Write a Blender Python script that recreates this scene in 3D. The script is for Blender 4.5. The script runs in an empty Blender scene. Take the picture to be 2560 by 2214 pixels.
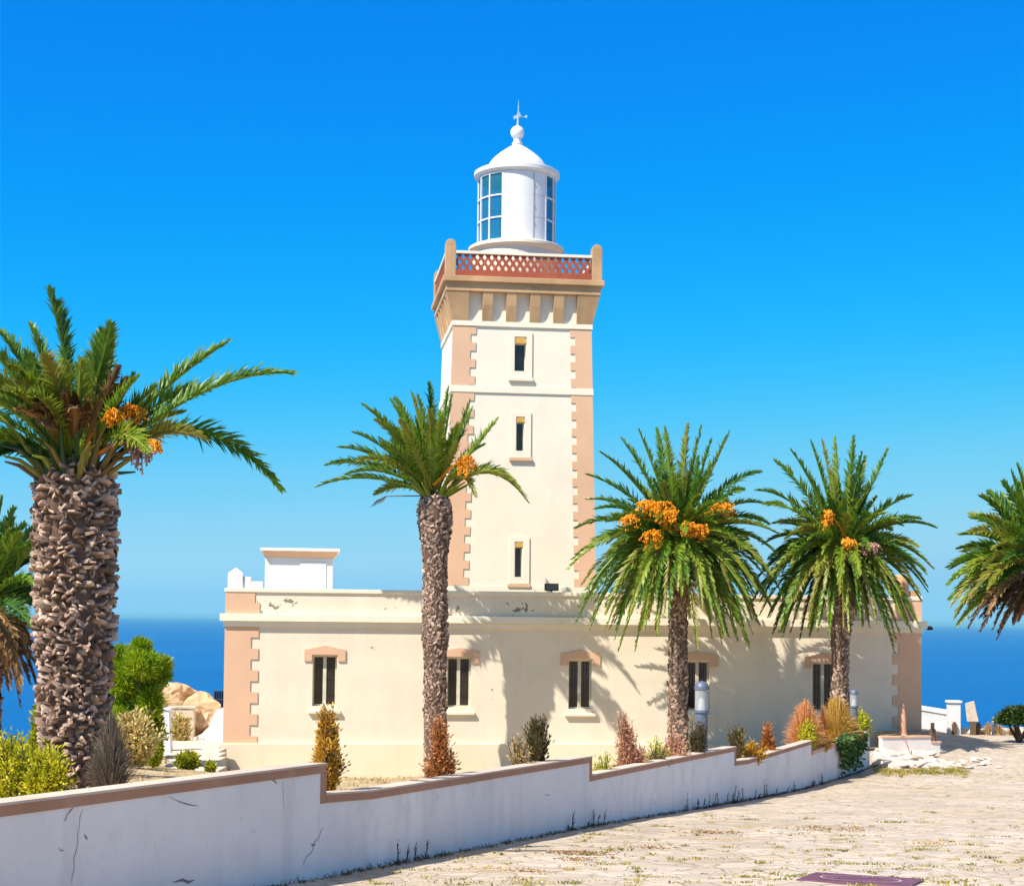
import bpy, bmesh, math, random
import numpy as np
from mathutils import Vector, Matrix

random.seed(7)
RNG = np.random.default_rng(11)
C = bpy.context.scene.collection
SC = bpy.context.scene
R = math.radians

# ------------------------------------------------------------------ camera
F = 4080.0                       # focal length in photo pixels (2560 wide)
PU, PV = 1280.0, 1391.0          # principal point in photo pixels
PITCH, ROLL = 2.2, 0.62
cam_d = bpy.data.cameras.new("camera")
cam = bpy.data.objects.new("camera", cam_d)
C.objects.link(cam)
SC.camera = cam
cam_d.sensor_fit = 'HORIZONTAL'
cam_d.sensor_width = 36.0
cam_d.lens = 36.0 * F / 2560.0
cam_d.shift_x = 0.0
cam_d.shift_y = (PV - 1107.0) / 2560.0
cam_d.clip_start = 0.1
cam_d.clip_end = 200000.0
RM = Matrix.Rotation(R(90 + PITCH), 3, 'X') @ Matrix.Rotation(R(ROLL), 3, 'Z')
cam.matrix_world = RM.to_4x4()
RMI = RM.inverted()
SC.render.resolution_x, SC.render.resolution_y = 1024, 885

# ------------------------------------------------------------------ sky, sun, exposure
SUN_AZ, SUN_EL = 48.0, 50.0      # light travels towards +X by 48 degrees from +Y
to_sun = Vector((-math.sin(R(SUN_AZ)) * math.cos(R(SUN_EL)), -math.cos(R(SUN_AZ)) * math.cos(R(SUN_EL)), math.sin(R(SUN_EL))))
world = bpy.data.worlds.new("World")
SC.world = world
world.use_nodes = True
wn = world.node_tree.nodes; wl = world.node_tree.links
wn.clear()
sky = wn.new('ShaderNodeTexSky')
sky.sky_type = 'NISHITA'
sky.sun_disc = False
sky.sun_elevation = R(SUN_EL)
sky.sun_rotation = math.atan2(to_sun.x, to_sun.y)
sky.altitude = 100
sky.air_density = 0.6
sky.dust_density = 0.0
sky.ozone_density = 6.0
bgn = wn.new('ShaderNodeBackground')
bgn.inputs['Strength'].default_value = 0.10
won = wn.new('ShaderNodeOutputWorld')
# deeper, bluer air near the horizon, as the photograph shows it; paler overhead
down = wn.new('ShaderNodeVectorMath'); down.operation = 'SCALE'; down.inputs['Scale'].default_value = 0.1
wl.new(sky.outputs[0], down.inputs[0])
crv = wn.new('ShaderNodeRGBCurve')
def set_curve(c, pts):
    while len(c.points) < len(pts): c.points.new(0.5, 0.5)
    for p, (x, y) in zip(c.points, pts): p.location = (x, y); p.handle_type = 'AUTO_CLAMPED'
set_curve(crv.mapping.curves[0], [(0, 0), (0.07, 0.002), (0.10, 0.003), (0.146, 0.016), (0.19, 0.055), (0.242, 0.112), (0.406, 0.19), (0.55, 0.16), (1, 0.16)])
set_curve(crv.mapping.curves[1], [(0, 0.05), (0.137, 0.155), (0.186, 0.21), (0.277, 0.30), (0.426, 0.385), (0.61, 0.41), (0.716, 0.38), (1, 0.38)])
set_curve(crv.mapping.curves[2], [(0, 0.3), (0.30, 0.54), (0.39, 0.59), (0.53, 0.61), (0.69, 0.58), (0.776, 0.56), (1, 0.53)])
crv.mapping.update()
wl.new(down.outputs[0], crv.inputs['Color'])
upv = wn.new('ShaderNodeVectorMath'); upv.operation = 'SCALE'; upv.inputs['Scale'].default_value = 10.0
wl.new(crv.outputs[0], upv.inputs[0])
wtc = wn.new('ShaderNodeTexCoord'); wsp = wn.new('ShaderNodeSeparateXYZ')
wl.new(wtc.outputs['Generated'], wsp.inputs[0])
wmr = wn.new('ShaderNodeMapRange'); wmr.interpolation_type = 'SMOOTHSTEP'
wmr.inputs['From Min'].default_value = math.sin(R(26)); wmr.inputs['From Max'].default_value = math.sin(R(60))
wl.new(wsp.outputs['Z'], wmr.inputs['Value'])
wmx = wn.new('ShaderNodeMix'); wmx.data_type = 'RGBA'
wl.new(wmr.outputs[0], wmx.inputs[0]); wl.new(upv.outputs[0], wmx.inputs[6])
hs = wn.new('ShaderNodeHueSaturation'); hs.inputs['Saturation'].default_value = 0.12; hs.inputs['Value'].default_value = 1.6
wl.new(sky.outputs[0], hs.inputs['Color']); wl.new(hs.outputs[0], wmx.inputs[7])
wl.new(wmx.outputs[2], bgn.inputs['Color'])
wl.new(bgn.outputs[0], won.inputs[0])

sun_d = bpy.data.lights.new("sun", 'SUN')
sun_d.energy = 4.6
sun_d.angle = R(0.53)
sun_d.color = (1.0, 0.94, 0.84)
sun = bpy.data.objects.new("sun", sun_d)
C.objects.link(sun)
sun.rotation_euler = to_sun.to_track_quat('Z', 'Y').to_euler()
sun.location = to_sun * 60

SC.view_settings.view_transform = 'Standard'
SC.view_settings.look = 'None'
SC.view_settings.gamma = 1.0
SC.view_settings.exposure = 0.72
SC.cycles.max_bounces = 8
SC.cycles.transparent_max_bounces = 16

# ------------------------------------------------------------------ geometry of the photograph
K = 2560.0 / 2072.0
def ray(u, v):
    d = RM @ Vector(((u - PU) / F, -(v - PV) / F, -1.0))
    return d / d.y
def at(u, v, Y):
    return ray(u, v) * Y
def atd(x, y, Y):
    return at(x * K, y * K, Y)
def project(p):
    q = RMI @ Vector(p)
    return (PU + F * q.x / -q.z, PV - F * q.y / -q.z)

class Frame:
    """vertical frame: local x along the facade, y into depth, z up"""
    def __init__(self, o, th):
        self.o = Vector(o); self.th = th
        self.d = Vector((math.cos(th), math.sin(th), 0)); self.n = Vector((-math.sin(th), math.cos(th), 0))
    def hit(self, u, v, q=0.0):
        r = ray(u, v)
        t = (self.o.dot(self.n) + q) / r.dot(self.n)
        p = r * t - self.o
        return (p.dot(self.d), p.z)
    def world(self, s, q, z):
        return self.o + self.d * s + self.n * q + Vector((0, 0, z))

# ------------------------------------------------------------------ object helpers
def tag(o, label=None, cat=None, group=None, kind=None):
    if label: o['label'] = label
    if cat: o['category'] = cat
    if group: o['group'] = group
    if kind: o['kind'] = kind
    return o
def empty(name, loc, label, cat, group=None, rz=0.0):
    o = bpy.data.objects.new(name, None)
    C.objects.link(o)
    o.location = loc; o.rotation_euler = (0, 0, rz)
    o.empty_display_size = 0.3
    return tag(o, label, cat, group)

class MB:
    def __init__(self):
        self.v = []; self.f = []; self.t = []; self.n = 0
        self.tone_used = False
    def add(self, verts, faces, tone=None):
        verts = np.asarray(verts, dtype=float).reshape(-1, 3)
        b = self.n
        self.v.append(verts)
        self.f.extend([tuple(b + i for i in f) for f in faces])
        if tone is None: tn = np.full(len(verts), 0.5)
        else:
            tn = np.broadcast_to(np.asarray(tone, dtype=float), (len(verts),)); self.tone_used = True
        self.t.append(tn)
        self.n += len(verts)
        return self
    def box(self, x0, x1, y0, y1, z0, z1, tone=None):
        v = [(x0,y0,z0),(x1,y0,z0),(x1,y1,z0),(x0,y1,z0),(x0,y0,z1),(x1,y0,z1),(x1,y1,z1),(x0,y1,z1)]
        return self.add(v, [(0,3,2,1),(4,5,6,7),(0,1,5,4),(1,2,6,5),(2,3,7,6),(3,0,4,7)], tone)
    def hexa(self, bottom, top, tone=None):
        return self.add(list(bottom) + list(top), [(0,3,2,1),(4,5,6,7),(0,1,5,4),(1,2,6,5),(2,3,7,6),(3,0,4,7)], tone)
    def prism(self, poly, y0, y1):
        """polygon in x,z counter-clockwise seen from -y, extruded along y"""
        n = len(poly)
        v = [(x, y0, z) for x, z in poly] + [(x, y1, z) for x, z in poly]
        f = [tuple(range(n)), tuple(reversed(range(n, 2 * n)))]
        for i in range(n):
            j = (i + 1) % n
            f.append((i, i + n, j + n, j))
        return self.add(v, f)
    def lathe(self, prof, seg=32, c=(0, 0), a0=0.0, a1=2 * math.pi, tone=None):
        full = abs(a1 - a0 - 2 * math.pi) < 1e-6
        ns = seg if full else seg + 1
        v = []
        for r, z in prof:
            for i in range(ns):
                a = a0 + (a1 - a0) * i / seg
                v.append((c[0] + r * math.cos(a), c[1] + r * math.sin(a), z))
        f = []
        for k in range(len(prof) - 1):
            for i in range(seg):
                j = (i + 1) % ns
                f.append((k*ns+i, k*ns+j, (k+1)*ns+j, (k+1)*ns+i))
        return self.add(v, f, tone)
    def tube(self, pts, radii, seg=6, tone=None, cap=True):
        pts = [Vector(p) for p in pts]
        if not hasattr(radii, '__len__'): radii = [radii] * len(pts)
        v = []; f = []
        for i, p in enumerate(pts):
            t = (pts[min(i+1, len(pts)-1)] - pts[max(i-1, 0)])
            t = t.normalized() if t.length > 1e-9 else Vector((0,0,1))
            a = t.cross(Vector((0, 0, 1)))
            if a.length < 1e-3: a = Vector((1, 0, 0))
            a.normalize(); b = t.cross(a)
            for k in range(seg):
                q = 2 * math.pi * k / seg
                v.append(p + (a * math.cos(q) + b * math.sin(q)) * radii[i])
        for i in range(len(pts) - 1):
            for k in range(seg):
                m = (k + 1) % seg
                f.append((i*seg+k, i*seg+m, (i+1)*seg+m, (i+1)*seg+k))
        if cap:
            f.append(tuple(reversed(range(seg)))); f.append(tuple(range((len(pts)-1)*seg, len(pts)*seg)))
        return self.add(v, f, tone)
    def ball(self, c, r, seg=12, rings=8, sz=1.0, tone=None):
        prof = [(max(1e-4, r*math.sin(math.pi*k/rings)), c[2] - r*sz*math.cos(math.pi*k/rings)) for k in range(rings+1)]
        return self.lathe(prof, seg, (c[0], c[1]), tone=tone)
    def build(self, name, mat, parent=None, smooth=False, bevel=0.0, loc=None, autos=False):
        me = bpy.data.meshes.new(name)
        v = np.concatenate(self.v) if self.v else np.zeros((0, 3))
        me.from_pydata(v.tolist(), [], self.f)
        if self.tone_used:
            at_ = me.attributes.new('tone', 'FLOAT', 'POINT')
            at_.data.foreach_set('value', np.concatenate(self.t).astype(np.float32))
        me.update()
        if smooth or autos:
            me.polygons.foreach_set('use_smooth', [True] * len(me.polygons))
        if autos:
            me.set_sharp_from_angle(angle=R(35))
        me.materials.append(mat)
        o = bpy.data.objects.new(name, me)
        C.objects.link(o)
        if parent: o.parent = parent
        if loc is not None: o.location = loc
        if bevel > 0:
            m = o.modifiers.new('bevel', 'BEVEL'); m.width = bevel; m.segments = 2; m.limit_method = 'ANGLE'
        return o

# ------------------------------------------------------------------ materials
def nodes_of(name):
    m = bpy.data.materials.new(name)
    m.use_nodes = True
    nt = m.node_tree
    p = nt.nodes['Principled BSDF']
    return m, nt, p
def N(nt, t, **kw):
    n = nt.nodes.new(t)
    for k, v in kw.items():
        if k.startswith('i_'):
            n.inputs[k[2:].replace('_', ' ')].default_value = v
        else: setattr(n, k, v)
    return n
def col(c, a=1.0):
    return (c[0], c[1], c[2], a)
def mixc(nt, fac, a, b, mode='MIX'):
    m = nt.nodes.new('ShaderNodeMix'); m.data_type = 'RGBA'; m.blend_type = mode
    for val, idx in ((a, 6), (b, 7)):
        if isinstance(val, (tuple, list)): m.inputs[idx].default_value = col(val)
        else: nt.links.new(val, m.inputs[idx])
    if isinstance(fac, (int, float)): m.inputs[0].default_value = fac
    else: nt.links.new(fac, m.inputs[0])
    return m.outputs[2]
def ramp(nt, src, stops, interp='LINEAR'):
    r = nt.nodes.new('ShaderNodeValToRGB')
    r.color_ramp.interpolation = interp
    e = r.color_ramp.elements
    while len(e) < len(stops): e.new(0.5)
    for k, (p, c) in enumerate(stops):
        e[k].position = p
        e[k].color = col(c) if isinstance(c, (tuple, list)) else (c, c, c, 1)
    nt.links.new(src, r.inputs[0])
    return r.outputs[0]
def noise(nt, scale, detail=4, rough=0.55, vec=None, coord='Object', stretch=None):
    n = nt.nodes.new('ShaderNodeTexNoise')
    n.inputs['Scale'].default_value = scale; n.inputs['Detail'].default_value = detail; n.inputs['Roughness'].default_value = rough
    if vec is None:
        tc = nt.nodes.new('ShaderNodeTexCoord'); vec = tc.outputs[coord]
    if stretch:
        mp = nt.nodes.new('ShaderNodeMapping'); mp.inputs['Scale'].default_value = stretch
        nt.links.new(vec, mp.inputs[0]); vec = mp.outputs[0]
    nt.links.new(vec, n.inputs['Vector'])
    return n.outputs[0]
def bump(nt, p, h, strength=0.3, dist=0.02):
    b = nt.nodes.new('ShaderNodeBump')
    b.inputs['Strength'].default_value = strength; b.inputs['Distance'].default_value = dist
    nt.links.new(h, b.inputs['Height']); nt.links.new(b.outputs[0], p.inputs['Normal'])

def plaster(name, base, var=0.10, dirt=(0.35, 0.30, 0.22), dirt_amt=0.25, rough=0.85, streak=True, specks=True):
    m, nt, p = nodes_of(name)
    a = noise(nt, 0.9, 5)
    c1 = ramp(nt, a, [(0.3, tuple(x*(1-var) for x in base)), (0.7, tuple(min(1, x*(1+var*0.5)) for x in base))])
    if streak:
        s = noise(nt, 1.0, 4, stretch=(2.5, 2.5, 0.35))
        k = ramp(nt, s, [(0.55, 0.0), (0.85, dirt_amt)])
        c1 = mixc(nt, k, c1, dirt)
    if specks:
        s2 = noise(nt, 5.5, 3)
        k2 = ramp(nt, s2, [(0.735, 0.0), (0.765, 0.55)])
        c1 = mixc(nt, k2, c1, dirt)
    nt.links.new(c1, p.inputs['Base Color'])
    p.inputs['Roughness'].default_value = rough
    p.inputs['Specular IOR Level'].default_value = 0.2
    bump(nt, p, noise(nt, 22, 5), 0.25, 0.02)
    return m
def simple(name, base, rough=0.6, var=0.12, scale=4.0, metal=0.0, spec=0.3, bmp=0.0, bscale=30):
    m, nt, p = nodes_of(name)
    a = noise(nt, scale, 4)
    c1 = ramp(nt, a, [(0.3, tuple(x*(1-var) for x in base)), (0.7, tuple(min(1, x*(1+var)) for x in base))])
    nt.links.new(c1, p.inputs['Base Color'])
    p.inputs['Roughness'].default_value = rough; p.inputs['Metallic'].default_value = metal
    p.inputs['Specular IOR Level'].default_value = spec
    if bmp > 0: bump(nt, p, noise(nt, bscale, 4), bmp, 0.02)
    return m
def foliage(name, stops, trans=0.3, rough=0.5, spec=0.35):
    """colour of each leaf comes from its own 'tone' value"""
    m, nt, p = nodes_of(name)
    at_ = nt.nodes.new('ShaderNodeAttribute'); at_.attribute_name = 'tone'
    c1 = ramp(nt, at_.outputs['Fac'], stops)
    nt.links.new(c1, p.inputs['Base Color'])
    p.inputs['Roughness'].default_value = rough
    p.inputs['Specular IOR Level'].default_value = spec
    t = nt.nodes.new('ShaderNodeBsdfTranslucent')
    nt.links.new(c1, t.inputs['Color'])
    mx = nt.nodes.new('ShaderNodeMixShader'); mx.inputs[0].default_value = trans
    out = nt.nodes['Material Output']
    nt.links.new(p.outputs[0], mx.inputs[1]); nt.links.new(t.outputs[0], mx.inputs[2])
    nt.links.new(mx.outputs[0], out.inputs['Surface'])
    return m
def toned(name, stops, rough=0.85, bmp=0.5, bscale=40, spec=0.15):
    m, nt, p = nodes_of(name)
    at_ = nt.nodes.new('ShaderNodeAttribute'); at_.attribute_name = 'tone'
    c1 = ramp(nt, at_.outputs['Fac'], stops)
    v = ramp(nt, noise(nt, bscale*0.4, 4), [(0.3, (0.75, 0.75, 0.75)), (0.7, (1.1, 1.1, 1.1))])
    c1 = mixc(nt, 1.0, c1, v, 'MULTIPLY')
    nt.links.new(c1, p.inputs['Base Color'])
    p.inputs['Roughness'].default_value = rough
    p.inputs['Specular IOR Level'].default_value = spec
    bump(nt, p, noise(nt, bscale, 4), bmp, 0.02)
    return m

M = {}
M['cream'] = plaster('cream_plaster', (0.80, 0.69, 0.50), 0.06, (0.40, 0.33, 0.20), 0.16)
M['tower_cream'] = plaster('tower_plaster', (0.81, 0.725, 0.58), 0.05, (0.45, 0.38, 0.25), 0.12)
M['trim_cream'] = plaster('cream_trim', (0.82, 0.74, 0.58), 0.06, (0.45, 0.38, 0.26), 0.15, specks=False)
M['pink'] = plaster('salmon_paint', (0.70, 0.44, 0.285), 0.07, (0.50, 0.33, 0.24), 0.12, specks=False)
M['tan_stone'] = plaster('tan_stone', (0.56, 0.35, 0.185), 0.24, (0.30, 0.18, 0.09), 0.5)
M['white'] = plaster('white_paint', (0.78, 0.765, 0.755), 0.06, (0.48, 0.45, 0.42), 0.28, rough=0.5)
M['white_wall'] = plaster('white_wall', (0.80, 0.725, 0.67), 0.09, (0.46, 0.40, 0.36), 0.42)
M['terracotta'] = plaster('terracotta', (0.40, 0.105, 0.06), 0.28, (0.55, 0.26, 0.12), 0.5, specks=False)
def weathered(m):
    nt = m.node_tree; p = nt.nodes['Principled BSDF']; prev = p.inputs['Base Color'].links[0].from_socket
    k = ramp(nt, noise(nt, 1.7, 7, 0.68), [(0.52, 0.0), (0.70, 0.32)])
    c = mixc(nt, k, prev, (0.52, 0.44, 0.37))
    k2 = ramp(nt, noise(nt, 0.55, 3), [(0.50, 0.0), (0.54, 0.10)])
    c = mixc(nt, k2, c, (0.86, 0.82, 0.80))
    k3 = ramp(nt, noise(nt, 26, 3), [(0.66, 0.0), (0.74, 0.40)])
    c = mixc(nt, k3, c, (0.40, 0.34, 0.30))
    nt.links.new(c, p.inputs['Base Color'])
weathered(M['white_wall'])
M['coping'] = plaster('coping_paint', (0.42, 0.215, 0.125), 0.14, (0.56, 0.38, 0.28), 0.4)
M['coping_top'] = plaster('coping_top', (0.58, 0.46, 0.37), 0.14, (0.42, 0.30, 0.22), 0.5)  # paler than the band: sunlit brightness of the top is in the colour
M['ochre'] = simple('ochre_soffit_shade', (0.62, 0.36, 0.08), 0.7)  # colour stands in for the shaded soffit of the tower window arches
M['frame'] = simple('window_frame_paint', (0.62, 0.55, 0.42), 0.5)
M['iron'] = simple('dark_iron', (0.03, 0.03, 0.035), 0.5, metal=0.3)
M['bluegrey'] = simple('blue_grey_metal', (0.13, 0.155, 0.215), 0.45, metal=0.2)
M['navy'] = simple('navy_metal', (0.02, 0.05, 0.12), 0.5)
M['pane'] = simple('dark_room_pane', (0.035, 0.030, 0.024), 0.08, var=0.4, scale=2.0, spec=0.5)  # opaque pane; the darkness of the room behind is put into its colour
M['stone'] = simple('pale_stone', (0.60, 0.50, 0.40), 0.9, var=0.25, bmp=0.6, bscale=12)
M['rock'] = simple('tan_rock', (0.52, 0.34, 0.20), 0.9, var=0.3, bmp=0.8, bscale=6)
M['plum'] = simple('maroon_cover', (0.145, 0.055, 0.085), 0.55, var=0.25, scale=3)
M['cone'] = simple('salmon_cone', (0.62, 0.33, 0.22), 0.7)
M['wood'] = simple('weathered_wood', (0.14, 0.085, 0.05), 0.85, var=0.3, scale=10)

def glass_mat(name, tint, fac):
    m, nt, p = nodes_of(name)
    p.inputs['Base Color'].default_value = col(tint)
    p.inputs['Roughness'].default_value = 0.04
    p.inputs['Specular IOR Level'].default_value = 0.6
    tr = nt.nodes.new('ShaderNodeBsdfTransparent'); tr.inputs[0].default_value = col(tuple(min(1, x*1.0+0.3) for x in tint))
    mx = nt.nodes.new('ShaderNodeMixShader'); mx.inputs[0].default_value = fac
    nt.links.new(p.outputs[0], mx.inputs[1]); nt.links.new(tr.outputs[0], mx.inputs[2])
    nt.links.new(mx.outputs[0], nt.nodes['Material Output'].inputs['Surface'])
    return m
M['lantern_glass'] = glass_mat('blue_lantern_glass', (0.04, 0.30, 0.46), 0.62)
M['lamp_glass'] = glass_mat('clear_lamp_glass', (0.55, 0.58, 0.58), 0.5)

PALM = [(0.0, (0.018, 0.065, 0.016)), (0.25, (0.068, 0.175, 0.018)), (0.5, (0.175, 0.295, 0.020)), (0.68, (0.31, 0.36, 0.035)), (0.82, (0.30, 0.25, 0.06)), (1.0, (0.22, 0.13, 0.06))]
M['palm'] = foliage('palm_frond', PALM, 0.34, 0.42, 0.45)
M['dry_frond'] = foliage('dry_palm_frond', [(0.0, (0.05, 0.03, 0.018)), (0.5, (0.22, 0.12, 0.05)), (1.0, (0.48, 0.30, 0.13))], 0.15, 0.7, 0.2)
M['palm_bark'] = toned('palm_bark', [(0.0, (0.06, 0.037, 0.026)), (0.5, (0.35, 0.235, 0.175)), (1.0, (0.72, 0.54, 0.43))])
M['dates'] = toned('orange_dates', [(0.0, (0.30, 0.10, 0.02)), (0.5, (0.80, 0.27, 0.008)), (1.0, (0.90, 0.42, 0.03))], 0.5, 0.1)
M['old_dates'] = toned('pinkish_dates', [(0.0, (0.16, 0.07, 0.08)), (0.5, (0.38, 0.20, 0.15)), (1.0, (0.60, 0.36, 0.26))], 0.6, 0.1)
M['tamarisk'] = foliage('bright_green_leaf', [(0.0, (0.07, 0.17, 0.005)), (0.5, (0.27, 0.40, 0.008)), (1.0, (0.50, 0.55, 0.02))], 0.35)
M['lime'] = foliage('lime_leaf', [(0.0, (0.09, 0.15, 0.008)), (0.5, (0.48, 0.49, 0.012)), (1.0, (0.85, 0.74, 0.06))], 0.35)
M['dark_leaf'] = foliage('dark_green_leaf', [(0.0, (0.012, 0.03, 0.006)), (0.5, (0.045, 0.09, 0.012)), (1.0, (0.15, 0.20, 0.02))], 0.25)
M['ivy'] = foliage('ivy_leaf', [(0.0, (0.02, 0.05, 0.012)), (0.5, (0.07, 0.15, 0.03)), (1.0, (0.20, 0.28, 0.08))], 0.25)
M['amber'] = foliage('amber_leaf', [(0.0, (0.10, 0.07, 0.01)), (0.5, (0.56, 0.27, 0.02)), (1.0, (0.80, 0.52, 0.07))], 0.3)
M['paleyellow'] = foliage('pale_yellow_leaf', [(0.0, (0.16, 0.15, 0.03)), (0.5, (0.50, 0.40, 0.11)), (1.0, (0.80, 0.64, 0.30))], 0.3)
M['rust'] = foliage('rust_leaf', [(0.0, (0.20, 0.055, 0.012)), (0.5, (0.60, 0.23, 0.06)), (1.0, (0.82, 0.46, 0.20))], 0.3)
M['pinkrust'] = foliage('pinkish_rust_leaf', [(0.0, (0.22, 0.07, 0.035)), (0.5, (0.60, 0.28, 0.16)), (1.0, (0.80, 0.52, 0.36))], 0.3)
M['olive'] = foliage('olive_brown_leaf', [(0.0, (0.035, 0.03, 0.008)), (0.5, (0.13, 0.10, 0.03)), (1.0, (0.34, 0.26, 0.09))], 0.25)
M['straw'] = foliage('straw_blade', [(0.0, (0.22, 0.12, 0.035)), (0.5, (0.50, 0.34, 0.12)), (1.0, (0.78, 0.62, 0.34))], 0.3)
M['gold'] = foliage('golden_blade', [(0.0, (0.26, 0.13, 0.02)), (0.5, (0.62, 0.38, 0.07)), (1.0, (0.85, 0.62, 0.20))], 0.3)
M['greygrass'] = foliage('grey_brown_blade', [(0.0, (0.10, 0.07, 0.05)), (0.5, (0.24, 0.19, 0.15)), (1.0, (0.46, 0.37, 0.27))], 0.3)
M['weed'] = foliage('road_weed', [(0.0, (0.10, 0.12, 0.015)), (0.5, (0.34, 0.32, 0.05)), (1.0, (0.55, 0.40, 0.14))], 0.3)
M['dryleaf'] = foliage('fallen_leaf', [(0.0, (0.10, 0.06, 0.04)), (0.5, (0.42, 0.22, 0.08)), (1.0, (0.66, 0.46, 0.25))], 0.2)

# house plaster gets flaked patches of its own
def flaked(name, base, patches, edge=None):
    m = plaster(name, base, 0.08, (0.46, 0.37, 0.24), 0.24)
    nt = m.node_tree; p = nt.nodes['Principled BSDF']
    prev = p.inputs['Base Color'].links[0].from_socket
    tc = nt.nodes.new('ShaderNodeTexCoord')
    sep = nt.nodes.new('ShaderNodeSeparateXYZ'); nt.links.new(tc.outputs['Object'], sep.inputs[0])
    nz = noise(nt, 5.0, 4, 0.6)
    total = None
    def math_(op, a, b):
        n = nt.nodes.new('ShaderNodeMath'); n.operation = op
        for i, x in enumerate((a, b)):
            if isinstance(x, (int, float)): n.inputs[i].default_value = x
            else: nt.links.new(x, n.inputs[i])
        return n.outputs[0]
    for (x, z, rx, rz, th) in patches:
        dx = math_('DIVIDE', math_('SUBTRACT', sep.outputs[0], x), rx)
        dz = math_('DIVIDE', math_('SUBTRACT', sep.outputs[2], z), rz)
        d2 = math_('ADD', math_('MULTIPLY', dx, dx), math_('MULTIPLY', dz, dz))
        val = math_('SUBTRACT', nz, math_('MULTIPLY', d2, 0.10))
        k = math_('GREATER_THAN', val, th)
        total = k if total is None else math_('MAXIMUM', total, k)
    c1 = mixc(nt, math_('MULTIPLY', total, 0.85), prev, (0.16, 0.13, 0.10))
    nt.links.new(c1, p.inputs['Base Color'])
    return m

# ------------------------------------------------------------------ terrain
TH = R(7.0)
A0 = at(565, 1540, F / 72.0)
ZB = -5.75                                   # base level of the buildings
HF = Frame((A0.x, A0.y, ZB), TH)             # facade frame, local z = world z - ZB

WALL_Y = [-14.0, 12.2, 17.5, 26.7, 35.5, 44.0, 50.5]
WALL_U = [None, None, 825, 1484, 1843, 2033, 2174]
WALL_X = []
for y, u in zip(WALL_Y, WALL_U):
    WALL_X.append(None if u is None else (u - 1280) / F * y)
sl = (WALL_X[3] - WALL_X[2]) / (26.7 - 17.5)
WALL_X[1] = WALL_X[2] - sl * 5.3
WALL_X[0] = WALL_X[2] - sl * 31.5
def wall_x(y):
    return float(np.interp(y, WALL_Y, WALL_X))
CAPLOW = [-0.95, -1.43, -1.78, -2.45, -2.95, -3.40, -3.50]
_rt = [wall_x(y) / y for y in np.linspace(3, 50.5, 60)]
_ry = list(np.linspace(3, 50.5, 60))
def road_z(y):
    y = max(y, -8.0)
    d = -(1.65 + 0.0635 * y) + 4.45
    return -4.45 + 0.5 * (d + math.sqrt(d * d + 0.02))
def vnoise(x, y):
    return (math.sin(x*1.7+1.3*math.sin(y*0.9)) + math.sin(y*2.1+x*0.6+2) + 0.5*math.sin(x*4.3+y*3.1)) / 2.5
ZF_U = [-900, 0, 300, 540, 800, 1000, 1484, 1750, 2033, 2300]
ZF_Z = [-5.8, -5.35, -5.0, -5.3, -5.55, -5.6, -5.25, -4.70, -4.45, -4.45]
TT = math.tan(TH)
def garden_z(x, y):
    r = x / max(y, 1.0)
    yw = float(np.interp(r, _rt, _ry))
    r2 = max(-0.6, min(0.3, r))
    yf = (A0.y - A0.x * TT) / (1 - r2 * TT)
    zw = float(np.interp(yw, WALL_Y, CAPLOW)) - 0.24
    zf = float(np.interp(1280 + r2 * F, ZF_U, ZF_Z))
    t = (y - yw) / max(yf - yw, 0.5)
    t = max(0.0, min(1.0, t))
    z = zw + (zf - zw) * t
    z += 0.05 * vnoise(x, y)
    if x < wall_x(y) - 3 and y < 14: pass
    ye = 67.0 if x < -9.5 else 84.0
    if x < -9.5: ye += 1.5 * vnoise(x*0.4, 3)
    xe = -25.0 + 1.5 * vnoise(1, y*0.3)
    e = max(y - ye, xe - x, -40 - y)
    if e > 0: z -= min(95, 2.2 * e + 0.12 * e * e) + 0.8 * vnoise(x, y) * min(1, e)
    return z
def road_height(x, y):
    z = road_z(y) + 0.012 * vnoise(x*1.3, y*1.3)
    ye = 69.5 if x > 15 else 84.0
    e = max(y - ye, x - 70, -60 - y)
    if e > 0: z -= min(95, 2.2 * e + 0.1 * e * e)
    return z
def sheet(name, yrows, xfun, ts, zfun, m):
    v = []; f = []
    for y in yrows:
        x0, x1 = xfun(y)
        for t in ts:
            x = x0 + (x1 - x0) * t
            v.append((x, y, zfun(x, y)))
    n = len(ts)
    for i in range(len(yrows) - 1):
        for j in range(n - 1):
            f.append((i*n+j, i*n+j+1, (i+1)*n+j+1, (i+1)*n+j))
    o = MB().add(v, f).build(name, m, None, smooth=True)
    return o
def ground_mat():
    m, nt, p = nodes_of('dry_soil')
    a = noise(nt, 0.6, 6, coord='Object'); b = noise(nt, 9, 5)
    c = ramp(nt, a, [(0.3, (0.36, 0.24, 0.12)), (0.55, (0.50, 0.38, 0.20)), (0.75, (0.42, 0.34, 0.16))])
    c = mixc(nt, ramp(nt, b, [(0.4, 0.0), (0.7, 0.5)]), c, (0.24, 0.17, 0.09))
    nt.links.new(c, p.inputs['Base Color']); p.inputs['Roughness'].default_value = 0.95
    bump(nt, p, b, 0.8, 0.06)
    return m
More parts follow.
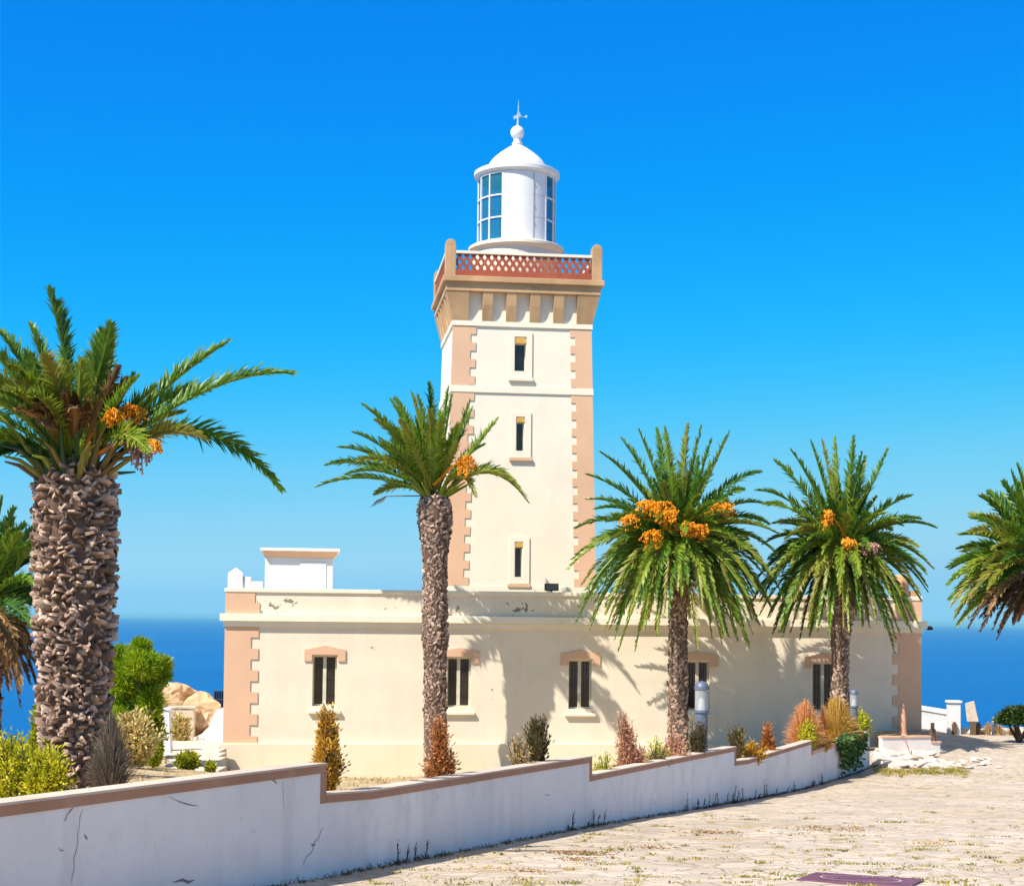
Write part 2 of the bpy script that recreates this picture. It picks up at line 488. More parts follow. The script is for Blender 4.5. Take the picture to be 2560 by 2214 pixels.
def road_mat():
    m, nt, p = nodes_of('worn_paving')
    tc = nt.nodes.new('ShaderNodeTexCoord')
    mp = nt.nodes.new('ShaderNodeMapping'); mp.inputs['Scale'].default_value = (2.7, 3.0, 0.01)
    mp.inputs['Rotation'].default_value = (0, 0, 0.10)
    nt.links.new(tc.outputs['Object'], mp.inputs[0])
    wob = nt.nodes.new('ShaderNodeTexNoise'); wob.inputs['Scale'].default_value = 1.6
    nt.links.new(tc.outputs['Object'], wob.inputs['Vector'])
    addv = nt.nodes.new('ShaderNodeVectorMath'); addv.operation = 'MULTIPLY_ADD'
    nt.links.new(wob.outputs[1], addv.inputs[0]); addv.inputs[1].default_value = (0.5, 0.5, 0)
    nt.links.new(mp.outputs[0], addv.inputs[2])
    vo = nt.nodes.new('ShaderNodeTexVoronoi'); vo.feature = 'DISTANCE_TO_EDGE'; vo.inputs['Scale'].default_value = 1.0
    nt.links.new(addv.outputs[0], vo.inputs['Vector'])
    vc = nt.nodes.new('ShaderNodeTexVoronoi'); vc.inputs['Scale'].default_value = 1.0
    nt.links.new(addv.outputs[0], vc.inputs['Vector'])
    big = noise(nt, 0.35, 5); mid = noise(nt, 2.2, 5); fine = noise(nt, 14, 4)
    c = ramp(nt, big, [(0.3, (0.41, 0.335, 0.26)), (0.5, (0.485, 0.405, 0.325)), (0.7, (0.515, 0.45, 0.385))])
    bw = nt.nodes.new('ShaderNodeRGBToBW'); nt.links.new(vc.outputs['Color'], bw.inputs[0])
    c = mixc(nt, 1.0, c, ramp(nt, bw.outputs[0], [(0.15, (0.86, 0.85, 0.84)), (0.5, (1.0, .99, .98)), (0.85, (1.12, 1.11, 1.09))]), 'MULTIPLY')
    j = ramp(nt, vo.outputs['Distance'], [(0.0, 1.0), (0.075, 0.0)])
    gate = ramp(nt, mid, [(0.36, 0.08), (0.62, 0.95)])
    jm = nt.nodes.new('ShaderNodeMath'); jm.operation = 'MULTIPLY'
    nt.links.new(j, jm.inputs[0]); nt.links.new(gate, jm.inputs[1])
    c = mixc(nt, jm.outputs[0], c, (0.27, 0.22, 0.13))
    c = mixc(nt, ramp(nt, noise(nt, 0.9, 6), [(0.56, 0.0), (0.70, 0.55)]), c, (0.47, 0.33, 0.18))
    c = mixc(nt, ramp(nt, fine, [(0.62, 0.0), (0.75, 0.4)]), c, (0.26, 0.21, 0.17))
    nt.links.new(c, p.inputs['Base Color']); p.inputs['Roughness'].default_value = 0.9
    p.inputs['Specular IOR Level'].default_value = 0.2
    hm = nt.nodes.new('ShaderNodeMath'); hm.operation = 'ADD'
    nt.links.new(ramp(nt, vo.outputs['Distance'], [(0.0, 0.0), (0.09, 0.7)]), hm.inputs[0]); nt.links.new(fine, hm.inputs[1])
    bump(nt, p, hm.outputs[0], 0.7, 0.03)
    return m
yrows = list(np.concatenate([np.linspace(-60, 0, 14), np.linspace(1, 66, 131), np.linspace(66.5, 88, 44), np.linspace(90, 130, 21)]))
tg = np.concatenate([np.linspace(0, 1, 90) ** 1.6])
ground = sheet('ground', yrows, lambda y: (-78.0, wall_x(y) - 0.11), 1 - tg[::-1], garden_z, ground_mat())
tag(ground, kind='structure')
road = sheet('road', yrows, lambda y: (wall_x(y) - 0.11, 100.0), tg, road_height, road_mat())
tag(road, kind='structure')

def sea_mat():
    m, nt, p = nodes_of('sea_water')
    geo = nt.nodes.new('ShaderNodeTexCoord')
    a = noise(nt, 0.0012, 4, vec=geo.outputs['Object'])
    c = ramp(nt, a, [(0.3, (0.0, 0.090, 0.275)), (0.7, (0.0, 0.108, 0.31))])
    f1 = noise(nt, 0.02, 6, 0.7, vec=geo.outputs['Object'], stretch=(1.0, 0.35, 1))
    fm = ramp(nt, f1, [(0.715, 0.0), (0.745, 0.9)])
    c = mixc(nt, fm, c, (0.75, 0.8, 0.85))
    nt.links.new(c, p.inputs['Base Color'])
    p.inputs['Roughness'].default_value = 0.55
    p.inputs['Specular IOR Level'].default_value = 0.10
    bump(nt, p, noise(nt, 0.12, 4, vec=geo.outputs['Object']), 0.35, 1.0)
    return m
SEA_Z = -96.0
sb = MB()
rr = [0, 200, 600, 1500, 4000, 10000, 24000, 50000, 85000]
sv = []; sf = []
ns = 96
for r_ in rr:
    for i in range(ns):
        a = 2*math.pi*i/ns
        sv.append((r_*math.cos(a), r_*math.sin(a), SEA_Z))
for k in range(len(rr)-1):
    for i in range(ns):
        sf.append((k*ns+i, k*ns+(i+1) % ns, (k+1)*ns+(i+1) % ns, (k+1)*ns+i))
sb.add(sv, [f for f in sf if True])
sea = sb.build('sea', sea_mat()); tag(sea, kind='structure')

# ------------------------------------------------------------------ house
def hs_(u, v, q=0.0): return HF.hit(u, v, q)
sL = 0.0
sR = hs_(2301, 1600)[0]
zq_top = hs_(568, 1563)[1]           # underside of cornice
z_cor_t = hs_(568, 1533)[1]
z_cap_b = hs_(568, 1479)[1]
z_cap_t = hs_(568, 1469)[1]
z_pl = hs_(565, 1857)[1]
z_plR = hs_(2300, 1816)[1]
HDEPTH = 15.0
house = empty('keepers_house', HF.o, 'long single-storey cream house with salmon corner stones and roof parapet below the lighthouse tower', 'house', rz=TH)

def wall_with_holes(mb, x0, x1, z0, z1, holes, depth):
    xs = sorted({x0, x1, *[h[0] for h in holes], *[h[1] for h in holes]})
    zs = sorted({z0, z1, *[h[2] for h in holes], *[h[3] for h in holes]})
    for i in range(len(xs)-1):
        for k in range(len(zs)-1):
            cx, cz = (xs[i]+xs[i+1])/2, (zs[k]+zs[k+1])/2
            if any(h[0] < cx < h[1] and h[2] < cz < h[3] for h in holes): continue
            mb.add([(xs[i],0,zs[k]),(xs[i+1],0,zs[k]),(xs[i+1],0,zs[k+1]),(xs[i],0,zs[k+1])], [(0,1,2,3)])
    for a, b, c, d in holes:
        mb.add([(a,0,c),(a,depth,c),(a,depth,d),(a,0,d)], [(0,1,2,3)])
        mb.add([(b,0,c),(b,0,d),(b,depth,d),(b,depth,c)], [(0,1,2,3)])
        mb.add([(a,0,c),(b,0,c),(b,depth,c),(a,depth,c)], [(0,1,2,3)])
        mb.add([(a,0,d),(a,depth,d),(b,depth,d),(b,0,d)], [(0,1,2,3)])

WIN = [  # centre u, top v, bottom v, width px
    (812.5, 1638, 1764), (1148, 1643, 1767), (1451, 1649, 1771), (1746, 1652, 1774), (2060, 1656, 1776)]
holes = []
for cu, vt, vb in WIN:
    s, zt = hs_(cu, vt); _, zb = hs_(cu, vb)
    holes.append((s - 0.42, s + 0.42, zb, zt))
hm_ = MB()
wall_with_holes(hm_, 0.0, sR, -0.4, zq_top + 0.1, holes, 0.32)
hm_.add([(0,0,-.4),(0,0,zq_top+.1),(0,HDEPTH,zq_top+.1),(0,HDEPTH,-.4)], [(0,1,2,3)])
hm_.add([(sR,0,-.4),(sR,HDEPTH,-.4),(sR,HDEPTH,zq_top+.1),(sR,0,zq_top+.1)], [(0,1,2,3)])
hm_.add([(0,HDEPTH,-.4),(0,HDEPTH,zq_top+.1),(sR,HDEPTH,zq_top+.1),(sR,HDEPTH,-.4)], [(0,1,2,3)])
pz = [(hs_(700, 1512)[0], hs_(700, 1512)[1]), (hs_(1295, 1520)[0], hs_(1295, 1520)[1])]
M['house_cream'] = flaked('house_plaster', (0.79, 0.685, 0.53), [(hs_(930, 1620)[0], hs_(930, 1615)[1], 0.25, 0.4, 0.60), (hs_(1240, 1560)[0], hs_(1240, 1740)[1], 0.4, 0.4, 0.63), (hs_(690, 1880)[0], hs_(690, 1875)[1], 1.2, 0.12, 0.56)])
hm_.build('wall', M['house_cream'], house)
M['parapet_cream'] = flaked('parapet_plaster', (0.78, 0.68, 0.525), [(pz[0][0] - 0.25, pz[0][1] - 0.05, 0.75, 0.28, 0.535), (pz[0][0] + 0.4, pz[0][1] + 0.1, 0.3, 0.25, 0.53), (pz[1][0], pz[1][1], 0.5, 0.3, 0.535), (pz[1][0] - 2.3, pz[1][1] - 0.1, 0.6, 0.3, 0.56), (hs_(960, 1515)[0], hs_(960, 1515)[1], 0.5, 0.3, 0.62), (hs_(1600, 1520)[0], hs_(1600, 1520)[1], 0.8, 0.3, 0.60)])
zr = z_cor_t - 0.15
MB().box(0.35, sR-0.35, 0.35, HDEPTH-0.35, zr-0.25, zr).build('roof', M['trim_cream'], house)
pm = MB()
pm.box(0.0, sR, 0.0, 0.35, z_cor_t, z_cap_b)
pm.box(0.0, 0.35, 0.35, HDEPTH-.35, z_cor_t, z_cap_b).box(sR-0.35, sR, 0.35, HDEPTH-.35, z_cor_t, z_cap_b)
pm.box(0.0, sR, HDEPTH-.35, HDEPTH, z_cor_t, z_cap_b)
pm.build('parapet', M['parapet_cream'], house)
cm = MB()
cm.box(-0.06, sR+0.06, -0.06, 0.42, z_cap_b, z_cap_t)
cm.box(-0.06, 0.42, 0.42, HDEPTH, z_cap_b, z_cap_t).box(sR-0.42, sR+0.06, 0.42, HDEPTH, z_cap_b, z_cap_t)
cm.box(0.42, sR-0.42, HDEPTH-.42, HDEPTH+.06, z_cap_b, z_cap_t)
cm.build('parapet_cap', M['trim_cream'], house, bevel=0.015)
zc0 = z_cor_t - (z_cor_t - zq_top) * 0.62
cn = MB()
def ring(mb, e, z0, z1):
    mb.box(-e, sR+e, -e, 0.0, z0, z1).box(-e, 0.0, 0.0, HDEPTH, z0, z1).box(sR, sR+e, 0.0, HDEPTH, z0, z1).box(-e, sR+e, HDEPTH, HDEPTH+e, z0, z1)
ring(cn, 0.20, zc0, z_cor_t)
ring(cn, 0.09, zq_top - 0.02, zc0 - 0.002)
cn.build('cornice', M['trim_cream'], house, bevel=0.012)
MB().box(0.002, sR-0.002, 0.0, HDEPTH, zq_top + 0.1, z_cor_t - 0.002).build('upper_wall', M['trim_cream'], house)
pl = MB()
pl.box(-0.16, sR+0.14, -0.16, 0.0, -0.5, z_pl).box(-0.16, 0.0, 0.0, HDEPTH, -0.5, z_pl)
pl.build('plinth', M['cream'], house, bevel=0.015)

def quoin(x_edge, sgn, z0, z1, h, longw, shortw, first_long=True, e=0.035, side=0.5):
    """toothed corner stones as one mesh; sgn=+1 grows to the right"""
    mb = MB(); z = z1; k = 0
    while z > z0 + 0.02:
        zn = max(z0, z - h)
        w = longw if (k % 2 == 0) == first_long else shortw
        xa, xb = (x_edge - e, x_edge + w) if sgn > 0 else (x_edge - w, x_edge + e)
        mb.box(xa, xb, -e, 0.0, zn, z)
        sd = shortw if (k % 2 == 0) == first_long else longw
        xs_ = (x_edge - e, x_edge) if sgn > 0 else (x_edge, x_edge + e)
        mb.box(xs_[0], xs_[1], 0.0, sd, zn, z)
        z = zn; k += 1
    return mb
pitch = 27.3 / 72.0
quoin(0.0, 1, z_pl, zq_top - 0.02, pitch, 1.13, 0.87).build('corner_stones', M['pink'], house)
quoin(sR, -1, z_plR - 0.5, zq_top - 0.02, pitch, 1.05, 0.82).build('corner_stones', M['pink'], house)
quoin(0.0, 1, z_cor_t, z_cap_b, (z_cap_b - z_cor_t) / 2, 0.98, 1.15).build('corner_stones', M['pink'], house)
quoin(sR, -1, z_cor_t, z_cap_b, (z_cap_b - z_cor_t) / 2, 0.98, 1.05).build('corner_stones', M['pink'], house)
# corner finials: a block with a shallow peaked or domed top
f1 = MB(); a_ = 0.04; b_ = 0.56
zt_ = z_cap_t
f1.box(a_, b_, a_, b_, zt_, zt_ + 0.52)
f1.add([(a_,a_,zt_+.52),(b_,a_,zt_+.52),(b_,b_,zt_+.52),(a_,b_,zt_+.52),(.3,.3,zt_+.72)], [(0,1,4),(1,2,4),(2,3,4),(3,0,4)])
f1.box(b_ + 0.002, 0.84, 0.1, 0.35, zt_, zt_ + 0.40).box(0.842, 1.25, 0.1, 0.35, zt_, zt_ + 0.24)
f1.build('finial', M['white'], house, bevel=0.02)
f2 = MB()
f2.lathe([(0.30, zt_ + 0.0), (0.30, zt_ + 0.50), (0.27, zt_ + 0.68), (0.18, zt_ + 0.80), (0.001, zt_ + 0.84)], 24, (sR - 0.62, 0.36))
f2.box(sR - 0.30, sR - 0.02, 0.06, 0.34, zt_, zt_ + 0.22)
f2.build('finial', M['tan_stone'], house, autos=True)

def house_window(i, hole):
    a, b, c, d = hole
    wf = MB(); y0, y1 = 0.20, 0.27; t = 0.055
    wf.box(a, a+t, y0, y1, c, d).box(b-t, b, y0, y1, c, d).box(a+t, b-t, y0, y1, d-t, d).box(a+t, b-t, y0, y1, c, c+t)
    x = (a+b)/2
    wf.box(x-.06, x+.06, y0-.01, y1, c+t, d-t)
    w = wf.build('window', M['frame'], house, bevel=0.006)
    MB().box(a+t, b-t, y1-.035, y1-.02, c+t, d-t).build('pane', M['pane'], w)
    g = MB()
    for zz in (c + (d-c)*.22, c + (d-c)*.52, c + (d-c)*.78):
        g.box(a+t, x-.06, y1-.058, y1-.043, zz-.008, zz+.008).box(x+.06, b-t, y1-.058, y1-.043, zz-.008, zz+.008)
    for xx in (a+t+.11, a+t+.21, b-t-.11, b-t-.21):
        g.box(xx-.006, xx+.006, y1-.076, y1-.061, c+t, d-t)
    g.build('bars', M['iron'], w)
    lt = MB(); lw = 0.72
    poly = [(x-lw, d-.20), (a-.04, d-.20), (a-.04, d+.04), (b+.04, d+.04), (b+.04, d-.20), (x+lw, d-.20), (x+lw, d+.20), (x+.32, d+.30), (x, d+.36), (x-.32, d+.30), (x-lw, d+.20)]
    # split into convex boxes with a peaked head
    lt.box(x-lw, a-.03, -.05, 0.0, d-.20, d+.03).box(b+.03, x+lw, -.05, 0.0, d-.20, d+.03)
    lt.prism([(x-lw, d+.03), (x+lw, d+.03), (x+lw, d+.21), (x+.34, d+.29), (x, d+.36), (x-.34, d+.29), (x-lw, d+.21)], -.05, 0.0)
    lt.build('lintel', M['pink'], w, bevel=0.008)
    MB().box(x-.56, x+.56, -.12, 0.0, c-.26, c-.15).build('sill', M['trim_cream'], w, bevel=0.01)
for i, h in enumerate(holes): house_window(i, h)

# ------------------------------------------------------------------ roof cabin behind the parapet
q = 2.6
x0, zt0 = hs_(663, 1392, q); x1, _ = hs_(833, 1392, q)
_, zk = hs_(700, 1371, q); _, zk2 = hs_(700, 1377, q)
cab = empty('roof_cabin', HF.world((x0+x1)/2, q, zr), 'white cube-shaped cabin with flared salmon eaves on the left of the house roof', 'roof cabin', rz=TH)
cw = (x1 - x0) / 2; zz = zt0 - zr
MB().box(-cw, cw, 0, 2*cw, 0, zz).build('wall', M['white'], cab, bevel=0.02)
ev = MB(); e1 = 0.02; e2 = 0.19
ev.hexa([(-cw-e1,-e1,zz),(cw+e1,-e1,zz),(cw+e1,2*cw+e1,zz),(-cw-e1,2*cw+e1,zz)], [(-cw-e2*.6,-e2,zk2-zr),(cw+e2,-e2,zk2-zr),(cw+e2,2*cw+e2,zk2-zr),(-cw-e2*.6,2*cw+e2,zk2-zr)])
ev.build('eaves', M['pink'], cab)
MB().box(-cw-e2*.6-.06, cw+e2+.05, -e2-.06, 2*cw+e2+.06, zk2-zr, zk-zr+.02).build('cabin_roof', M['white'], cab, bevel=0.01)
MB().box(0.05, cw-.25, -.03, 0.0, 0.15, zz-.16).build('door', M['white'], cab, bevel=0.008)
# small white hut right of the tower, seen through the palm
q = 3.2
hx, hz = hs_(1600, 1455, q)
hut = empty('roof_hut', HF.world(hx, q, zr), 'small white block on the house roof just right of the tower, half hidden by fronds', 'roof hut', rz=TH)
MB().box(-.42, .42, 0, .9, 0, hz - zr + .1).build('wall', M['white'], hut, bevel=0.02)
MB().box(-.5, .5, -.08, .98, hz - zr + .1, hz - zr + .2).build('cap', M['white'], hut, bevel=0.02)

# ------------------------------------------------------------------ lighthouse tower
SET = 1.4
def tt(u, v, q=0.0): return HF.hit(u, v, SET + q)
pts = {}
lt_, zt_a = tt(1133.7, 811); lb_, zb_a = tt(1114, 1460)
rt_, _ = tt(1478, 823); rb_, _ = tt(1488.5, 1460)
xc = (lt_ + lb_ + rt_ + rb_) / 4
hwT, hwB = (rt_ - lt_) / 2, (rb_ - lb_) / 2
zS = zt_a; zB_ = zb_a
def hw(z): return hwB + (hwT - hwB) * (z - zB_) / (zS - zB_)
TC = HF.world(xc, SET + hwB, 0.0)
tower = empty('lighthouse', TC, 'square cream lighthouse tower with salmon corner stones and a white lantern room on top', 'lighthouse', rz=TH)
def tl(u, v):   # local x, z on the front plane of the tower
    s, z = tt(u, v); return s - xc, z
z_band_t, z_band_b = tl(1305, 804)[1], tl(1305, 816)[1]
# shaft
TW = [(1303, 856, 926, 0.205, 1.0), (1302, 1054, 1126, 0.135, 0.8), (1297, 1367, 1442, 0.125, 0.8)]
tholes = []
for cu, vt, vb, w_, _ in TW:
    x, zt2 = tl(cu, vt); _, zb2 = tl(cu, vb)
    tholes.append((x - w_, x + w_, zb2, zt2))
sm = MB()
z0s = z_cor_t - 0.6
tmp = MB()
wall_with_holes(tmp, -hw(z0s), hw(z0s), z0s, z_band_b, tholes, 0.35)
vv = np.concatenate(tmp.v)
zs_un = sorted({round(z, 4) for z in vv[:, 2]})
for k in range(len(vv)):
    x, y, z = vv[k]
    if abs(abs(x) - hw(z0s)) < 1e-4: x = math.copysign(hw(z), x)
    vv[k] = (x, y - hw(z), z)
sm.add(vv, tmp.f)
for s4 in (1, 2, 3):
    a = s4 * math.pi / 2; ca, sa = math.cos(a), math.sin(a)
    h0, h1 = hw(z0s), hw(z_band_b)
    q4 = [(-h0, -h0, z0s), (h0, -h0, z0s), (h1, -h1, z_band_b), (-h1, -h1, z_band_b)]
    sm.add([(x*ca - y*sa, x*sa + y*ca, z) for x, y, z in q4], [(0, 1, 2, 3)])
sm.build('shaft', M['tower_cream'], tower)
def sq_ring(mb, z0, z1, e, th=0.4):
    """square band around the shaft, proud by e"""
    h0, h1 = hw(z0) + e, hw(z1) + e
    for s4 in range(4):
        a = s4 * math.pi / 2; ca, sa = math.cos(a), math.sin(a)
        b = [(-h0, -h0, z0), (h0 - th, -h0, z0), (h0 - th, -h0 + th, z0), (-h0, -h0 + th, z0)]
        t_ = [(-h1, -h1, z1), (h1 - th, -h1, z1), (h1 - th, -h1 + th, z1), (-h1, -h1 + th, z1)]
        rot = lambda P: [(x*ca - y*sa, x*sa + y*ca, z) for x, y, z in P]
        mb.hexa(rot(b), rot(t_))
bd = MB(); sq_ring(bd, z_band_b, z_band_t, 0.06); bd.build('string_course', M['trim_cream'], tower)
zm_t, zm_b = tl(1305, 966)[1], tl(1305, 982)[1]
bd = MB(); sq_ring(bd, zm_b, zm_t, 0.05); bd.build('string_course', M['trim_cream'], tower)
# corner stones: left and right of the front, with returns on the sides
def tower_quoin(zlo, zhi, h, first_long, longw, shortw, side, e=0.03):
    mb = MB(); z = zhi; k = 0
    while z > zlo + .02:
        zn = max(zlo, z - h)
        w = longw if (k % 2 == 0) == first_long else shortw
        w2 = shortw if (k % 2 == 0) == first_long else longw
        for (za, zb_, ww) in ((zn, z, w),):
            ha, hb = hw(za), hw(zb_)
            if side < 0:
                mb.hexa([(-ha-e,-ha-e,za),(-ha+ww,-ha-e,za),(-ha+ww,-ha+.02,za),(-ha-e,-ha+.02,za)], [(-hb-e,-hb-e,zb_),(-hb+ww,-hb-e,zb_),(-hb+ww,-hb+.02,zb_),(-hb-e,-hb+.02,zb_)])
                if False: pass
            else:
                mb.hexa([(ha-ww,-ha-e,za),(ha+e,-ha-e,za),(ha+e,-ha+.02,za),(ha-ww,-ha+.02,za)], [(hb-ww,-hb-e,zb_),(hb+e,-hb-e,zb_),(hb+e,-hb+.02,zb_),(hb-ww,-hb+.02,zb_)])
        z = zn; k += 1
    return mb
th_ = 21.5 / 70.0
for side, lw_, sw_ in ((-1, 0.84, 0.64), (1, 0.78, 0.60)):
    tower_quoin(zm_t, z_band_b, th_, True, lw_, sw_, side).build('corner_stones', M['pink'], tower)
    tower_quoin(zB_ - 0.03, zm_b, th_, True, lw_, sw_, side).build('corner_stones', M['pink'], tower)
bs = MB(); sq_ring(bs, zB_ - 0.7, zB_ - 0.04, 0.05); bs.build('base_course', M['trim_cream'], tower)
# windows
for (a, b, c, d), (cu, vt, vb, w_, _) in zip(tholes, TW):
    yF = -hw((c+d)/2)
    yf = lambda z: -hw(z)
    big = w_ > 0.18
    pw = 0.40 if big else 0.36
    sx = 0.03
    wf = MB()
    t = 0.03
    wf.box(a, a+t, yF+.24, yF+.30, c, d).box(b-t, b, yF+.24, yF+.30, c, d).box(a+t, b-t, yF+.24, yF+.30, d-t, d).box(a+t, b-t, yF+.24, yF+.30, c, c+t)
    w = wf.build('window', M['frame'], tower)
    MB().box(a+t, b-t, yF+.26, yF+.28, c+t, d-t).build('pane', M['pane'], w)
    x = (a+b)/2
    # raised surround butted round the opening and its arched head
    hd = 0.24 if big else 0.20
    zt2 = d + hd + 0.16; zb2 = c - 0.24
    sur = MB(); e = 0.045
    def slab(x0_, x1_, za, zb_):
        sur.hexa([(x0_, yf(za)-e, za),(x1_, yf(za)-e, za),(x1_, yf(za)+.01, za),(x0_, yf(za)+.01, za)], [(x0_, yf(zb_)-e, zb_),(x1_, yf(zb_)-e, zb_),(x1_, yf(zb_)+.01, zb_),(x0_, yf(zb_)+.01, zb_)])
    ho = w_ + (0.03 if not big else 0.02)
    slab(x+sx-pw, x-ho, zb2, zt2); slab(x+ho, x+sx+pw, zb2, zt2)
    slab(x-ho, x+ho, d+hd, zt2); slab(x-ho, x+ho, zb2, c)
    sur.build('surround', M['tower_cream'], w)
    hm2 = MB(); n = 8
    poly = [(x-ho+.004, d+.002), (x+ho-.004, d+.002)] + [(x + ho*.97*math.cos(math.pi*k/n), d + .05 + (hd-.06)*math.sin(math.pi*k/n)) for k in range(n+1)]
    hm2.prism(poly, yF-.02, yF+.012)
    hm2.build('arched_head', M['ochre'], w)
    MB().box(x+sx-pw-.08, x+sx+pw+.04, yF-.12, yF-.03, zb2-.13, zb2-.012).build('sill', M['trim_cream'] if big else M['pink'], w, bevel=0.008)

# corbelled gallery
z_l0 = z_band_t + 0.002                     # foot of the corbels
z_l1 = tl(1310, 733)[1]                     # underside of lintel band
z_l2 = tl(1310, 711)[1]                     # top of lintel band
z_l3 = tl(1310, 697)[1]                     # top of the projecting ledge
z_l4 = tl(1310, 681)[1]                     # foot of the pierced panels
z_l5 = tl(1310, 641)[1]                     # top of pierced panels
z_l6 = tl(1310, 634)[1]                     # top of rail
ha_ = hwT
PJ = 0.31
core = MB(); core.box(-ha_+.002, ha_-.002, -ha_+.002, ha_-.002, z_band_b, z_l3 - .01); core.build('gallery_core', M['tower_cream'], tower)
def rot4(P, s4):
    a = s4*math.pi/2; ca, sa = round(math.cos(a)), round(math.sin(a))
    return [(x*ca - y*sa, x*sa + y*ca, z) for x, y, z in P]
recw, corw = 0.50, 0.375
for s4 in range(4):
    xx0 = -(5*recw + 4*corw)/2
    for k in range(4):
        a = xx0 + recw*(k+1) + corw*k; b = a + corw
        prof = [(-ha_, z_l0), (-ha_-.05, z_l0), (-ha_-.20, z_l0+(z_l1-z_l0)*.55), (-ha_-PJ+.03, z_l1), (-ha_, z_l1)]
        P = [(a, y, z) for y, z in prof] + [(b, y, z) for y, z in prof]
        n = 5
        cb = MB().add(rot4(P, s4), [(0,1,2,3,4), (9,8,7,6,5)] + [(i, i+n, (i+1) % n + n, (i+1) % n) for i in range(n)])
        cb.build('corbel', M['tan_stone'], tower)
# corner blocks flare outwards
e0, e1_ = 0.05, PJ - .02
for s4 in range(4):
    xi = (5*recw + 4*corw)/2
    h0 = ha_
    b = [(-h0-e0,-h0-e0,z_l0),(-xi,-h0-e0,z_l0),(-xi,-xi,z_l0),(-h0-e0,-xi,z_l0)]
    t_ = [(-h0-e1_,-h0-e1_,z_l1),(-xi,-h0-e1_,z_l1),(-xi,-xi,z_l1),(-h0-e1_,-xi,z_l1)]
    MB().hexa(rot4(b, s4), rot4(t_, s4)).build('corner_block', M['tan_stone'], tower)
def ring_sq(mb, z0, z1, h, th):
    for s4 in range(4):
        P0 = [(-h,-h,z0),(h-th,-h,z0),(h-th,-h+th,z0),(-h,-h+th,z0)]
        P1 = [(x,y,z1) for x,y,_ in P0]
        mb.hexa(rot4(P0, s4), rot4(P1, s4))
lb2 = MB(); ring_sq(lb2, z_l1 + .001, z_l2, ha_ + PJ, PJ + .05); lb2.build('lintel_band', M['tan_stone'], tower, bevel=0.01)
lg = MB(); lg.box(-ha_-PJ-.12, ha_+PJ+.12, -ha_-PJ-.12, ha_+PJ+.12, z_l2 + .001, z_l3); lg.build('ledge', M['tan_stone'], tower, bevel=0.02)
hB = ha_ + PJ + 0.02                        # outer face of the balustrade
bb = MB(); ring_sq(bb, z_l3 + .001, z_l4, hB, 0.22); bb.build('balustrade_base', M['terracotta'], tower, bevel=0.01)
rl = MB(); ring_sq(rl, z_l5, z_l6, hB + .01, 0.24); rl.build('rail', M['trim_cream'], tower, bevel=0.01)
pw2 = 0.19
